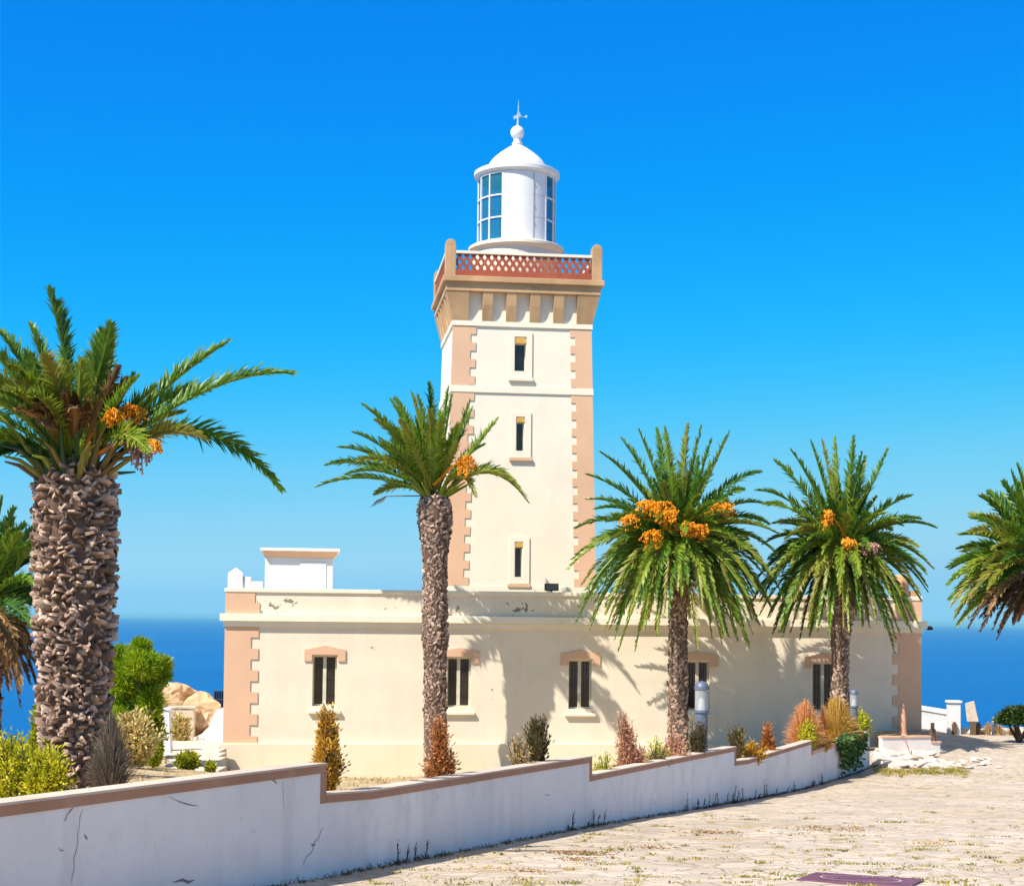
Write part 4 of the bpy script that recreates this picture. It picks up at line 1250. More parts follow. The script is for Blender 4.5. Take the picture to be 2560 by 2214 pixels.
def fruit(root, x, y, Y, rx, rz, old=False, n=220, s=.04, start=None, base=None):
    mb = MB(); c = atd(x, y, Y)
    dates(mb, c, rx, rz, n, s, start)
    shift(mb, root.location)
    o = mb.build('fruit_cluster', M['old_dates'] if old else M['dates'], root)
    return o
fruit(p1root, 268, 846, Y1-.2, .15, .13, n=240, s=.022, start=base1 + Vector((.15, -.1, .15)))
fruit(p1root, 232, 852, Y1-.5, .12, .11, n=150, s=.022, start=base1 + Vector((.15, -.2, .15)))
fruit(p1root, 306, 910, Y1-.4, .12, .10, n=160, s=.022, start=base1 + Vector((.2, -.2, .0)))
o = fruit(p1root, 282, 928, Y1-.5, .14, .20, old=True, n=220, s=.022, start=base1 + Vector((.2, -.2, .0)))
o['label'] = 'withered purplish-brown date cluster'

# --- palm in front of the tower's left edge
def slim_palm(label, cx_d, top_d, Y, prof_px, crown, fruits, dry=None, lean=(0, 0), rows=70, around=12, bark=None):
    top = atd(cx_d, top_d, Y)
    bx = prof_px['bx']
    b = atd(bx, 1500, Y); b.z = garden_z(b.x, b.y) - .2
    H = top.z - b.z
    scale = Y * K / F          # metres per view pixel
    prof = [(H + (top_d - yy)*scale, w*scale/2) for yy, w in prof_px['p']]
    prof = [(-.0, prof[0][1])] + prof if prof[0][0] > 0.02 else prof
    tr = MB()
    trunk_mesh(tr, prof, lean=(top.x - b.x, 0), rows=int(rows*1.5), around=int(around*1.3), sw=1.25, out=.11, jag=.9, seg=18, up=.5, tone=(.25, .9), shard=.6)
    for a in tr.v: a += np.array(b)
    cr = MB(); crown(cr, top)
    parts = [('trunk', tr, bark or M['palm_bark']), ('crown', cr, M['palm'])]
    if dry:
        dm_ = MB(); dry(dm_, top); parts.append(('dry_fronds', dm_, M['dry_frond']))
    root = palm(label, b, parts)
    for fr_ in fruits:
        x, y, dY, rx, rz = fr_[:5]
        old = len(fr_) > 5
        oo = fruit(root, x, y, Y + dY, rx, rz, old, n=260, s=.05, start=top + Vector((0, dY*.5, .35)))
        if old: oo['label'] = 'faded pinkish date cluster'
    return root

Y2 = 55.1
def crown2(cr, top):
    b = top + Vector((0, 0, .15))
    S = [(640, 985, .2, .16, .30), (662, 940, .6, .16, .22), (685, 905, -.3, .15, .26), (715, 875, .4, .12, .24), (735, 820, -.3, .12, .44), (742, 826, -.6, .14, .40), (790, 810, .4, .07, .34), (800, 806, -.4, .08, .40), (832, 795, -.6, .06, .56), (845, 800, .5, .05, .4), (868, 775, .6, .05, .10, 878, 960),
         (908, 785, -.3, -.02, .42), (915, 800, .4, -.02, .3), (951, 812, -.2, -.08, .44), (956, 825, .5, -.06, .34), (1008, 846, -.1, -.06, .48), (1068, 1015, -.3, .50, .62), (1050, 985, .3, .45, .50), (962, 1003, -1.6, .55, .66), (760, 1000, .4, .20, .35), (700, 960, -1.0, .2, .30), (725, 930, -1.6, .2, .62), (770, 900, -1.8, .2, .36),
         (760, 850, -1.5, .14, .46), (810, 850, -2.2, .12, .60), (870, 830, -1.8, .08, .62), (890, 850, -2.2, .1, .5), (925, 860, -1.5, .0, .4), (770, 940, 1.5, .2, .2), (980, 900, 1.6, .1, .3)]
    spec_fronds(cr, b, Y2, S, .50, n=46, w=.05, rw=.045, spread=.3)
    fill_fronds(cr, b, 26, 85, 40, 2.6, .46, (.2, .62), .12, spread=.22, n=38, w=.048, az=(2.3, 5.4))
    for k in range(40):
        a = random.uniform(0, 6.283); el = random.uniform(.5, 1.3)
        d = Vector((math.cos(a)*math.cos(el), math.sin(a)*math.cos(el), math.sin(el)))
        P0 = b + Vector((math.cos(a)*.35, math.sin(a)*.35, -.15)); L = random.uniform(.5, 1.3)
        cr.tube([P0, P0 + d*L], [.07, .025], 5, tone=random.choice([.64, .7, .75, .5]))
palm2 = slim_palm('slim palm with bulging trunk top in front of the left edge of the lighthouse tower', 880, 1005, Y2,
    {'bx': 882, 'p': [(1520, 46), (1430, 48), (1330, 46), (1300, 56), (1260, 52), (1200, 50), (1130, 52), (1100, 60), (1060, 72), (1025, 70), (1005, 54)]}, crown2,
    [(944, 950, -1.4, .42, .40)], rows=84, around=14)
o = MB(); P0 = atd(855, 1003, Y2-.3)
o.tube([P0, atd(810, 1003, Y2-.4), atd(780, 1004, Y2-.4), atd(758, 1016, Y2-.4)], [.022, .018, .014, .008], 5, tone=.3)
for k in range(14):
    o.tube([atd(782-k*1.5, 1004+k*.6, Y2-.4), atd(775-k*2.0, 1016+k*.8, Y2-.4+random.uniform(-.2,.2))], [.009, .005], 3, tone=.6)
shift(o, palm2.location).build('dead_stalk', M['dry_frond'], palm2)

# --- the two full palms on the right
Y3 = 55.2
def crown3(cr, top):
    b = top + Vector((0, 0, .25))
    S = [(1187, 960, .2, .12, .22), (1215, 915, -.4, .10, .24), (1258, 888, .3, .07, .30), (1292, 870, -.5, .04, .36), (1330, 868, .5, .02, .26), (1345, 866, -.6, .02, .46), (1392, 860, -.4, .0, .58), (1420, 862, .4, -.02, .40), (1475, 876, -.2, -.05, .46), (1440, 890, -.9, -.03, .24),
         (1540, 955, .4, .20, .16), (1505, 990, -1.4, .2, .22), (1165, 1068, .3, .2, .30), (1190, 1010, .6, .16, .3), (1205, 1030, -.9, .2, .18), (1150, 1150, -.6, .28, .52), (1160, 1130, .4, .28, .44), (1172, 1225, -1.2, .34, .34), (1168, 1255, .3, .36, .30), (1195, 1270, -1.0, .38, .42), (1245, 1292, -1.6, .38, .36), (1270, 1250, -2.0, .36, .56),
         (1330, 1285, -1.9, .40, .50), (1345, 1240, -2.4, .42, .66), (1440, 1290, -1.6, .44, .62), (1462, 1280, .4, .42, .36), (1490, 1290, -1.2, .42, .52), (1512, 1296, .2, .42, .4), (1520, 1250, 1.0, .4, .2), (1562, 1165, -1.0, .34, .60), (1572, 1120, .2, .26, .3), (1556, 1060, .9, .22, .16), (1550, 1020, 1.2, .2, .2), (1420, 1230, -2.4, .4, .6), (1380, 1200, -2.7, .45, .55),
         (1500, 1150, .8, .3, .05), (1525, 1200, .9, .34, .05), (1540, 1130, 1.0, .28, .1), (1535, 1262, .7, .4, .05), (1490, 1240, .9, .4, .02), (1560, 1230, .3, .38, .1), (1585, 1205, .6, .34, .3), (1575, 1080, .6, .2, .5), (1225, 1240, -1.6, .36, .66), (1180, 1180, -1.0, .3, .62), (1300, 1270, -1.2, .42, .5), (1480, 1200, -1.8, .4, .66)]  # lowest tones colour in the shade on fronds towards the next crown
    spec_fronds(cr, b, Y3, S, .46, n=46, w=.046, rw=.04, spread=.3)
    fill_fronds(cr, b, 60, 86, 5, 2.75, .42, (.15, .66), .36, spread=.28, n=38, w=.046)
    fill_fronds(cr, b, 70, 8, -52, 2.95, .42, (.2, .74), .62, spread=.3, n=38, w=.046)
def dry3(cr, top):
    fill_fronds(cr, top + Vector((0, 0, .1)), 16, -30, -62, 2.3, .36, (.1, .7), .35, spread=.32, n=30, w=.04, dry=True)
palm3 = slim_palm('full round-crowned palm just right of the tower, hung with many orange date clusters', 1372, 1100, Y3,
    {'bx': 1372, 'p': [(1510, 42), (1400, 40), (1300, 38), (1200, 38), (1100, 46)]}, crown3,
    [(1318, 1098, -1.7, .36, .36), (1395, 1078, -1.9, .34, .30), (1418, 1080, -1.7, .30, .28), (1338, 1036, -1.5, .5, .30), (1352, 1052, -1.9, .32, .30), (1310, 1030, -1.2, .40, .26), (1275, 1060, -1.1, .36, .28), (1462, 1036, -.9, .42, .26)], dry3, rows=70, around=11)

Y4 = 56.5
def crown4(cr, top):
    b = top + Vector((0, 0, .2))
    S = [(1568, 932, .2, .12, .24), (1600, 910, -.4, .07, .3), (1640, 893, .3, .03, .3), (1662, 890, -.5, .02, .64), (1690, 886, .4, .0, .5), (1727, 883, -.4, -.02, .26), (1797, 908, .1, -.05, .2), (1745, 915, -.8, -.03, .2), (1750, 925, .5, -.02, .2), (1843, 1003, -.4, .14, .22), (1895, 1068, .2, .22, .26), (1862, 1050, -.8, .2, .3), (1888, 1150, -.6, .30, .52), (1875, 1185, .2, .34, .40), (1830, 1250, -.8, .4, .3), (1780, 1235, -1.4, .42, .4), (1758, 1265, .4, .42, .3),
         (1530, 992, .2, .2, .26), (1545, 1020, -.8, .2, .44), (1545, 1100, .3, .24, .2), (1590, 1090, -1.6, .24, .64), (1555, 1170, -.7, .32, .3), (1560, 1245, .2, .38, .16), (1585, 1285, -.4, .4, .14), (1610, 1250, -1.3, .4, .2), (1650, 1265, -1.0, .44, .34), (1670, 1190, -2.2, .42, .64), (1700, 1200, -2.4, .46, .5), (1735, 1210, -1.8, .46, .36), (1540, 1215, -.3, .36, .1), (1525, 1180, .6, .3, .1),
         (1515, 1230, .4, .36, .05), (1565, 1280, .5, .42, .02), (1590, 1200, .6, .36, .05), (1555, 1130, .8, .28, .08), (1620, 1290, .3, .44, .1), (1545, 1190, -.9, .34, .55), (1860, 1200, -1.0, .36, .66), (1800, 1200, -1.8, .4, .6)]  # near-black tones paint the shaded tangle between this crown and its neighbour
    spec_fronds(cr, b, Y4, S, .46, n=46, w=.046, rw=.04, spread=.3)
    fill_fronds(cr, b, 56, 86, 5, 2.5, .42, (.15, .66), .36, spread=.28, n=38, w=.046)
    fill_fronds(cr, b, 64, 8, -52, 2.65, .42, (.15, .72), .62, spread=.3, n=38, w=.046)
def dry4(cr, top):
    fill_fronds(cr, top + Vector((0, 0, .1)), 16, -30, -62, 2.2, .36, (.1, .7), .35, spread=.32, n=30, w=.04, dry=True)
    spec_fronds(cr, top, Y4, [(1835, 1255, -.4, .44, .9), (1842, 1250, -.5, .42, 1.0), (1600, 1280, -.3, .4, .1), (1625, 1260, .2, .4, .1)], .4, n=40, w=.04)
palm4 = slim_palm('full palm before the right end of the house with one large orange date cluster', 1704, 1115, Y4,
    {'bx': 1697, 'p': [(1480, 42), (1420, 42), (1395, 36), (1330, 34), (1290, 40), (1220, 50), (1180, 52), (1115, 48)]}, crown4,
    [(1674, 1056, -1.6, .26, .36), (1716, 1105, -1.7, .26, .2), (1764, 1118, -1.3, .34, .28, 1), (1722, 1128, -1.5, .2, .26, 1)], dry4, rows=66, around=12)

# --- palm cut by the left edge, behind the big one
Y0 = 33.0
def crown0(cr, top):
    b = top + Vector((0, 0, .2))
    S = [(5, 1008, .1, .04, .3), (28, 1030, -.2, .05, .22), (50, 1062, .3, .10, .26), (60, 1100, -.2, .14, .3), (66, 1135, .2, .2, .2), (70, 1180, .1, .28, .24), (74, 1215, .3, .3, .2), (40, 1080, -.8, .1, .4), (-20, 1000, .1, .0, .4), (-60, 1000, .2, .0, .3), (52, 1250, -.4, .4, .5)]
    spec_fronds(cr, b, Y0, S, .40, n=44, w=.04, rw=.035, spread=.25)
    fill_fronds(cr, b, 36, 86, -10, 2.0, .36, (.12, .5), .3, spread=.26, n=34, w=.04)
def dry0(cr, top):
    S = [(40, 1425, -.2, .30, .12), (22, 1390, -.4, .3, .6), (60, 1380, .1, .34, .2), (74, 1390, .3, .34, .15), (76, 1335, .2, .34, .3), (20, 1330, -.6, .34, 1.0), (32, 1310, -.7, .34, 1.0), (10, 1350, -.5, .3, .8), (-10, 1390, .1, .3, .4), (55, 1330, -.4, .34, .5)]
    spec_fronds(cr, top, Y0, S, .30, n=40, w=.035)
    fill_fronds(cr, top, 16, -25, -60, 1.6, .3, (.1, .9), .4, spread=.3, n=28, w=.035, dry=True)
slim_palm('palm at the left edge with drooping brown dead fronds', -32, 1235, Y0,
    {'bx': -34, 'p': [(1600, 74), (1400, 74), (1290, 80), (1235, 66)]}, crown0, [], dry0, rows=50, around=13)

# --- palm cut by the right edge
Y5 = 47.0
def crown5(cr, top):
    b = top + Vector((0, 0, .35))
    S = [(2058, 940, .2, .04, .3), (2030, 975, -.2, .1, .2), (1983, 1005, .2, .14, .18), (2000, 995, .6, .12, .2), (1965, 1047, .2, .16, .24), (1985, 1042, -.6, .16, .62), (1942, 1082, -.3, .16, .34), (1962, 1075, -.9, .18, .66), (1938, 1110, .5, .18, .28), (1925, 1150, -.2, .2, .3), (1935, 1135, .4, .2, .18), (1918, 1182, -.4, .24, .34), (1940, 1165, -1.0, .24, .6),
         (1922, 1212, .2, .27, .30), (1925, 1225, -.8, .28, .62), (1935, 1238, -.3, .30, .64), (1960, 1215, -1.4, .28, .68), (1990, 1150, -1.6, .22, .66), (2010, 1110, -1.6, .2, .64), (2000, 1190, -1.8, .25, .7), (2030, 1060, -1.2, .12, .5), (2060, 1000, -.8, .05, .5), (2075, 950, .5, .0, .4), (2100, 930, 0, .0, .4), (1932, 1250, .5, .3, .4)]
    spec_fronds(cr, b, Y5, S, .46, n=46, w=.045, rw=.04, spread=.3)
    fill_fronds(cr, b, 60, 86, -18, 2.75, .44, (.15, .66), .28, spread=.28, n=38, w=.045)
def dry5(cr, top):
    S = [(1940, 1262, -.1, .3, .1), (1960, 1270, -.6, .32, .05), (1985, 1275, -.4, .32, .05), (2010, 1272, -.8, .32, .1), (2030, 1262, .2, .3, .1), (1975, 1245, -.9, .3, .6), (2000, 1240, -1.2, .3, .8), (2050, 1255, -.6, .3, .2), (1955, 1240, .6, .28, .2)]
    spec_fronds(cr, top, Y5, S, .36, n=40, w=.04)
    fill_fronds(cr, top, 26, -12, -42, 2.2, .32, (.0, .3), .2, spread=.3, n=30, w=.04, dry=True)
palm5 = slim_palm('bushy palm at the right edge with dark dead fronds beneath', 2112, 1165, Y5,
    {'bx': 2114, 'p': [(1600, 50), (1400, 48), (1250, 50), (1165, 56)]}, crown5, [], dry5, rows=60, around=12)

# ------------------------------------------------------------------ shrubs and grasses
def leaves(mb, P, D, L, W, tones):
    """pointed leaf blades at P along D"""
    n = len(P)
    rnd = RNG.normal(size=(n, 3)); S = nrm(np.cross(D, rnd))
    w = (W*RNG.uniform(.7, 1.2, n))[:, None]; l = (L*RNG.uniform(.6, 1.2, n))[:, None]
    mid = P + D*l*.5
    V = np.stack([P, mid + S*w*.5, P + D*l, mid - S*w*.5], axis=1).reshape(-1, 3)
    mb.add(V, [(4*i, 4*i+1, 4*i+2, 4*i+3) for i in range(n)], np.repeat(np.clip(tones, 0, 1), 4))
def shrub_parts(base, h, w, shape='round', branches=40, per=40, L=.09, W=.03, tone=.5, tvar=.16, clump=.16, spiky=.7, bare=.25):
    """returns leaf and stem builders in world space"""
    lf, st = MB(), MB()
    base = np.array(base, float)
    for b in range(branches):
        a = random.uniform(0, 6.283)
        if shape == 'flame':
            zt = h*random.uniform(.35, 1.0); r_ = w/2*random.uniform(.2, 1.0)*(math.sin(math.pi*min(.98, (zt/h)*.80 + .12)))**.8
        elif shape == 'cone':
            zt = h*random.uniform(.2, 1.0); r_ = w/2*random.uniform(.3, 1.05)*(1 - .85*zt/h)
        elif shape in ('clump', 'lean'):
            # a few uneven lobes stacked up the plant
            lob = [(0, 0, .30, .50, .30), (.28, .1, .34, .30, .26), (-.26, -.1, .38, .28, .26), (.06, .05, .62, .32, .26), (-.05, 0, .84, .20, .18), (.12, -.1, .20, .42, .2), (-.3, .1, .18, .34, .18)]
            lx_, ly_, lz_, lr_, lh_ = random.choice(lob)
            el = random.uniform(-.6, 1.57)
            ox = (lx_ - (.30*(lz_ - .45) if shape == 'lean' else 0))*w*.75
            px_ = np.array([ox + math.cos(a)*math.cos(el)*lr_*w*.5, ly_*w + math.sin(a)*math.cos(el)*lr_*w*.5, max(.02, lz_ + math.sin(el)*lh_*.62)*h])
            r_, zt = float(np.hypot(px_[0], px_[1])), float(px_[2]); a = math.atan2(px_[1], px_[0])
        elif shape == 'tuft':
            zt = h*random.uniform(.6, 1.0); r_ = w/2*random.uniform(.1, 1.0)
        else:
            el = math.asin(random.uniform(-.1, 1.0)); q_ = random.uniform(.7, 1.05)
            zt = h*(.45 + .55*math.sin(el)*q_); r_ = w/2*math.cos(el)*q_
        jit = random.uniform(.72, 1.0) if random.random() < .85 else random.uniform(1.0, 1.22)
        a += .5*math.sin(3*a + h*7); r_ *= jit*(1 + .22*math.sin(2*a + h*11)); zt *= .80 + .22*jit
        e = base + np.array([math.cos(a)*r_, math.sin(a)*r_, zt])
        m = base + np.array([math.cos(a)*r_*.45, math.sin(a)*r_*.45, zt*.55])
        st.tube([Vector(base), Vector(m), Vector(e)], [.012 + .006*h, .008 + .003*h, .004], 4, tone=.3, cap=False)
        t = RNG.uniform(bare, 1.0, per)
        P = bez(base, m, e, t); T = dbez(base, m, e, t)
        rad = nrm(RNG.normal(size=(per, 3)))
        D = nrm(T*spiky + rad*(1.15 - spiky*.5))
        P = P + rad*RNG.uniform(0, .05 + .05*w, (per, 1))
        tb = tone + random.gauss(0, clump)
        leaves(lf, P, D, L, W, tb + RNG.normal(0, tvar, per))
    return lf, st
M['twig'] = toned('twig_bark', [(0, (.05, .035, .025)), (1, (.26, .19, .13))])
def shrub(name, label, cat, x, ytop, ybot, wpx, Y, m, group=None, sink=0.10, dz=None, **kw):
    """x, ytop, ybot in view pixels; Y metres"""
    top = atd(x, ytop, Y); b = atd(x, ybot, Y)
    base = Vector((b.x, Y, min(garden_z(b.x, Y), b.z) if dz is None else dz))
    h = top.z - base.z; w = wpx*K/F*Y
    lf, st = shrub_parts(base, h, w, **kw)
    root = empty(name, base, label, cat, group)
    shift(st, base).build('stems', M['twig'], root)
    shift(lf, base).build('foliage', m, root)
    return root
def yw_at(xd):
    """distance of the wall on the view ray through view column xd"""
    return float(np.interp((xd*K - 1280)/F, _rt, _ry))

shrub('conifer_shrub', 'amber-yellow flame-shaped shrub behind the first step of the wall, under the leftmost house window', 'shrub', 661, 1434, 1540, 76, yw_at(661)+1.0, M['amber'], shape='flame', branches=120, per=55, L=.06, W=.022, spiky=.8, tone=.64, clump=.24)
shrub('dry_shrub', 'rusty orange dry shrub at the foot of the slim palm', 'shrub', 890, 1446, 1562, 88, yw_at(890)+1.25, M['rust'], shape='clump', branches=170, per=44, L=.07, W=.022, spiky=.6, tone=.55, clump=.2)
shrub('olive_shrub', 'olive-brown upright shrub between the second and third house windows', 'shrub', 1086, 1452, 1535, 52, yw_at(1086)+1.0, M['olive'], shape='tuft', branches=70, per=45, L=.09, W=.024, spiky=1.1, tone=.35)
shrub('pale_shrub', 'thin pale green weed left of the olive-brown upright shrub', 'shrub', 1052, 1488, 1536, 52, yw_at(1052)+1.1, M['straw'], shape='tuft', branches=40, per=22, L=.07, W=.018, spiky=.6, tone=.6)
shrub('dry_shrub', 'pinkish dry shrub leaning left behind the third wall segment', 'shrub', 1270, 1440, 1548, 86, yw_at(1270)+1.35, M['pinkrust'], shape='lean', branches=170, per=42, L=.08, W=.024, spiky=.6, tone=.55, clump=.2)
shrub('low_weed', 'low yellow-green weed beside the second step of the wall', 'weed', 1222, 1522, 1550, 44, yw_at(1225)+.7, M['lime'], shape='round', branches=26, per=22, L=.07, W=.024, tone=.45)
shrub('low_weed', 'small yellow weed between the pinkish shrub and the dark lamp bollard', 'weed', 1327, 1486, 1520, 44, yw_at(1327)+1.6, M['lime'], shape='round', branches=26, per=24, L=.09, W=.03, tone=.6)
shrub('dry_bush', 'straw-coloured dry bush at the foot of the palm right of the tower', 'bush', 1362, 1478, 1528, 62, yw_at(1362)+1.2, M['pinkrust'], shape='round', branches=46, per=36, L=.10, W=.024, tone=.7)
shrub('low_weed', 'olive low weed left of the straw-coloured dry bush', 'weed', 1330, 1505, 1535, 46, yw_at(1330)+.8, M['olive'], shape='round', branches=26, per=24, L=.08, W=.024, tone=.6)
shrub('twiggy_shrub', 'dark brown twiggy shrub in front of the large lamp bollard', 'shrub', 1412, 1462, 1522, 48, yw_at(1412)+.6, M['olive'], shape='tuft', branches=70, per=34, L=.09, W=.02, tone=.2, spiky=.9)
shrub('twiggy_shrub', 'grey-brown spiky shrub behind the third step of the wall', 'shrub', 1492, 1468, 1512, 40, yw_at(1490)+1.6, M['olive'], shape='tuft', branches=44, per=26, L=.12, W=.024, tone=.45, spiky=1.0)
shrub('dry_bush', 'low golden dry bush in the dip of the fourth wall segment', 'bush', 1522, 1497, 1540, 56, yw_at(1520)+.8, M['amber'], shape='round', branches=40, per=32, L=.11, W=.026, tone=.55)
shrub('conifer_shrub', 'small rust-red cone-shaped shrub in front of the shaded house wall', 'shrub', 1554, 1462, 1522, 48, yw_at(1554)+1.3, M['rust'], shape='clump', branches=90, per=40, L=.12, W=.028, tone=.35)

def grass_clump(label, x, ytop, ybot, wpx, Y, m, n=900, tone=.5, sink=0.0, cat='grass clump', name='grass_clump', ww=.012, base_z=None, curl=.5, group=None):
    top = atd(x, ytop, Y); b = atd(x, ybot, Y)
    base = np.array([b.x, Y, min(garden_z(b.x, Y), b.z) if base_z is None else base_z])
    h = top.z - base[2]; w = wpx*K/F*Y
    mb = MB()
    a = RNG.uniform(0, 6.283, n); r0 = RNG.uniform(0, .25, n)*w*.5; out = RNG.uniform(0.05, 1.0, n)*w*.5
    P0 = base + np.stack([np.cos(a)*r0, np.sin(a)*r0, np.zeros(n)], 1)
    hh = h*RNG.uniform(.6, 1.08, n)*(1 - (.35 + .35*curl)*(out/(w*.5))**2)
    P2 = base + np.stack([np.cos(a)*out, np.sin(a)*out, hh], 1)
    P1 = base + np.stack([np.cos(a)*out*(.25 + .3*curl), np.sin(a)*out*(.25 + .3*curl), hh*(.75 + .45*curl)], 1)
    S = np.stack([-np.sin(a), np.cos(a), np.zeros(n)], 1)
    S = nrm(S + RNG.normal(0, .6, (n, 3)))
    rows = []
    for t in (0, .4, .75, 1.0):
        B = (1-t)**2*P0 + 2*(1-t)*t*P1 + t*t*P2
        wd = ww*(1 - t*.9)
        rows += [B - S*wd, B + S*wd]
    V = np.stack(rows, 1).reshape(-1, 3)
    f = []
    for i in range(n):
        k = 8*i
        f += [(k, k+1, k+3, k+2), (k+2, k+3, k+5, k+4), (k+4, k+5, k+7, k+6)]
    mb.add(V, f, np.repeat(np.clip(tone + RNG.normal(0, .2, n), 0, 1), 8))
    o = shift(mb, base).build(name, m, None, loc=Vector(base))
    return tag(o, label, cat, group)
grass_clump('large rust and gold fountain grass clump left of the rightmost house palm', 1628, 1420, 1515, 104, yw_at(1628)+1.8, M['rust'], n=2200, tone=.85, ww=.014, curl=.9)
grass_clump('golden fountain grass clump at the foot of the rightmost house palm', 1692, 1412, 1500, 118, yw_at(1690)+2.2, M['gold'], n=2400, tone=.55, ww=.014, curl=.9)
grass_clump('rust-brown grass tuft between the two fountain grass clumps', 1664, 1430, 1520, 30, yw_at(1664)+1.0, M['rust'], n=500, tone=.25, ww=.016)
shrub('yellow_bush', 'rounded yellow bush inside the rust and gold fountain grass', 'bush', 1634, 1452, 1502, 44, yw_at(1634)+1.0, M['lime'], shape='round', branches=60, per=40, L=.10, W=.034, tone=.62)
shrub('yellow_bush', 'yellow-green bush at the right end of the garden bed beside the small lamp bollard', 'bush', 1740, 1434, 1492, 52, yw_at(1745)+.9, M['lime'], shape='round', branches=60, per=40, L=.13, W=.04, tone=.5)
shrub('twiggy_shrub', 'dark rust shrub at the foot of the small lamp bollard', 'shrub', 1722, 1452, 1496, 30, yw_at(1722)+.7, M['rust'], shape='tuft', branches=40, per=28, L=.11, W=.026, tone=.12)
shrub('dry_bush', 'low orange dry bush just behind the fourth step of the wall', 'bush', 1662, 1484, 1520, 46, yw_at(1662)+.5, M['amber'], shape='round', branches=40, per=30, L=.11, W=.028, tone=.45)

# ivy hanging over the wall
iv = MB()
for k in range(70):
    y = random.uniform(46.3, 49.3); x = wall_x(y)
    z0 = float(np.interp(y, [44, 46.6, 48.5, 49.5], [-3.44, -3.38, -3.25, -3.42])) + .04
    ln_ = random.uniform(.35, 1.15)*(1 if 46.7 < y < 48.7 else .5)
    n = 34
    t = RNG.uniform(0, 1, n)
    P = np.stack([x + .04 + RNG.uniform(0, .16, n) - .25*(t < .12), y + RNG.normal(0, .07, n), z0 + .12*np.sin(t*3) - ln_*np.clip(t, 0, 1)], 1)
    P[:, 2] = np.maximum(P[:, 2], road_z(y) + .05)
    D = nrm(np.stack([RNG.uniform(.1, 1, n), RNG.normal(0, .6, n), RNG.uniform(-1, .2, n)], 1))
    leaves(iv, P, D, .15, .08, random.gauss(.45, .2) + RNG.normal(0, .15, n))
ivb = (wall_x(47.8), 47.8, -3.3)
tag(shift(iv, ivb).build('hanging_ivy', M['ivy'], None, loc=ivb), 'green ivy hanging over the far end of the white wall', 'ivy')

# left: bushes, tamarisk, dry grass round the big palm
grass_clump('grey-brown dry grass clump at the foot of the stout scaly palm', 222, 1450, 1610, 120, yw_at(225)+2.6, M['greygrass'], n=2600, tone=.35, ww=.007, curl=.6, base_z=garden_z(-4.1, yw_at(225)+2.6))
shrub('lime_bush', 'bright yellow-green bush at the bottom left corner behind the wall', 'bush', 25, 1478, 1630, 130, yw_at(20)+4.5, M['lime'], shape='round', branches=150, per=60, L=.055, W=.022, tone=.55)
shrub('lime_bush', 'taller lime-green bush against the left side of the stout palm trunk', 'bush', 78, 1418, 1610, 78, yw_at(75)+9.5, M['lime'], shape='cone', branches=150, per=60, L=.07, W=.03, tone=.40)
shrub('lime_bush', 'yellow bush hidden low between the corner bush and the palm trunk', 'bush', 96, 1500, 1620, 80, yw_at(95)+3.4, M['lime'], shape='round', branches=110, per=55, L=.055, W=.022, tone=.66)
def tamarisk():
    Y = 50.0
    b = atd(268, 1470, Y); base = np.array([b.x, Y, garden_z(b.x, Y)])
    lf, st = MB(), MB()
    blobs = [(285, 1345, 62, 40), (250, 1375, 48, 60), (305, 1372, 44, 44), (262, 1420, 60, 60), (300, 1420, 40, 50), (240, 1330, 34, 30), (328, 1345, 26, 20), (285, 1310, 26, 22), (240, 1460, 40, 40), (326, 1368, 26, 16)]
    sc = K/F*Y
    for (x, y, rx, rz) in blobs:
        c = np.array(atd(x, y, Y + random.uniform(-.4, .4)))
        st.tube([Vector(base), Vector(base*.4 + c*.6) , Vector(c)], [.09, .05, .02], 5, tone=.4)
        n = int(9*rx*rz**.5)
        d = nrm(RNG.normal(size=(n, 3))); q_ = RNG.uniform(.2, 1.1, (n, 1))**.6
        P = c + d*q_*np.array([rx, rx*.9, rz])*sc*.62
        D = nrm(d*.7 + np.array([0, 0, .5]) + RNG.normal(0, .5, (n, 3)))
        clump = .16*np.sin(P[:, 0]*7 + P[:, 2]*5) + .1*np.sin(P[:, 2]*13 + P[:, 1]*9)
        leaves(lf, P, D, .24, .035, .5 + clump + RNG.normal(0, .15, n))
    root = empty('feathery_tree', base, 'bright green feathery tree right of the stout palm trunk in front of the sea', 'tree')
    shift(st, base).build('trunk', M['twig'], root); shift(lf, base).build('crown', M['tamarisk'], root)
tamarisk()

# ------------------------------------------------------------------ terrace at the left of the house
def rocky(mb, c, sx, sy, sz, rough=.25, seed=0):
    bm = bmesh.new(); bmesh.ops.create_icosphere(bm, subdivisions=4, radius=1)
    rs = random.Random(seed)
    o = [rs.uniform(0, 6) for _ in range(6)]
    for v in bm.verts:
        p = v.co.copy()
        k = 1 + rough*(math.sin(p.x*3.1+o[0])*math.sin(p.y*2.7+o[1]) + .6*math.sin(p.z*5.3+o[2]+p.x*2) + .4*math.sin(p.y*8.1+o[3]) * math.sin(p.x*7+o[4])) + rs.uniform(-.05, .05)
        v.co = Vector((c[0] + p.x*k*sx, c[1] + p.y*k*sy, c[2] + p.z*k*sz))
    mb.add([tuple(v.co) for v in bm.verts], [tuple(v.index for v in f.verts) for f in bm.faces])
    bm.free()
YT = 60.5
rk = empty('rock_outcrop', atd(372, 1475, YT+1.2), 'tan rock mound beyond the steps at the left of the house', 'rock')
rb_ = MB(); c = atd(350, 1418, YT+1.6)
rocky(rb_, (c.x, c.y, c.z), .95, .8, .62, .2, 3)
c = atd(400, 1452, YT+1.0); rocky(rb_, (c.x, c.y, c.z), 1.0, .7, .75, .2, 4)
c = atd(335, 1480, YT+1.8); rocky(rb_, (c.x, c.y, c.z), 1.3, .8, .8, .2, 5)
shift(rb_, rk.location).build('rock', M['rock'], rk)
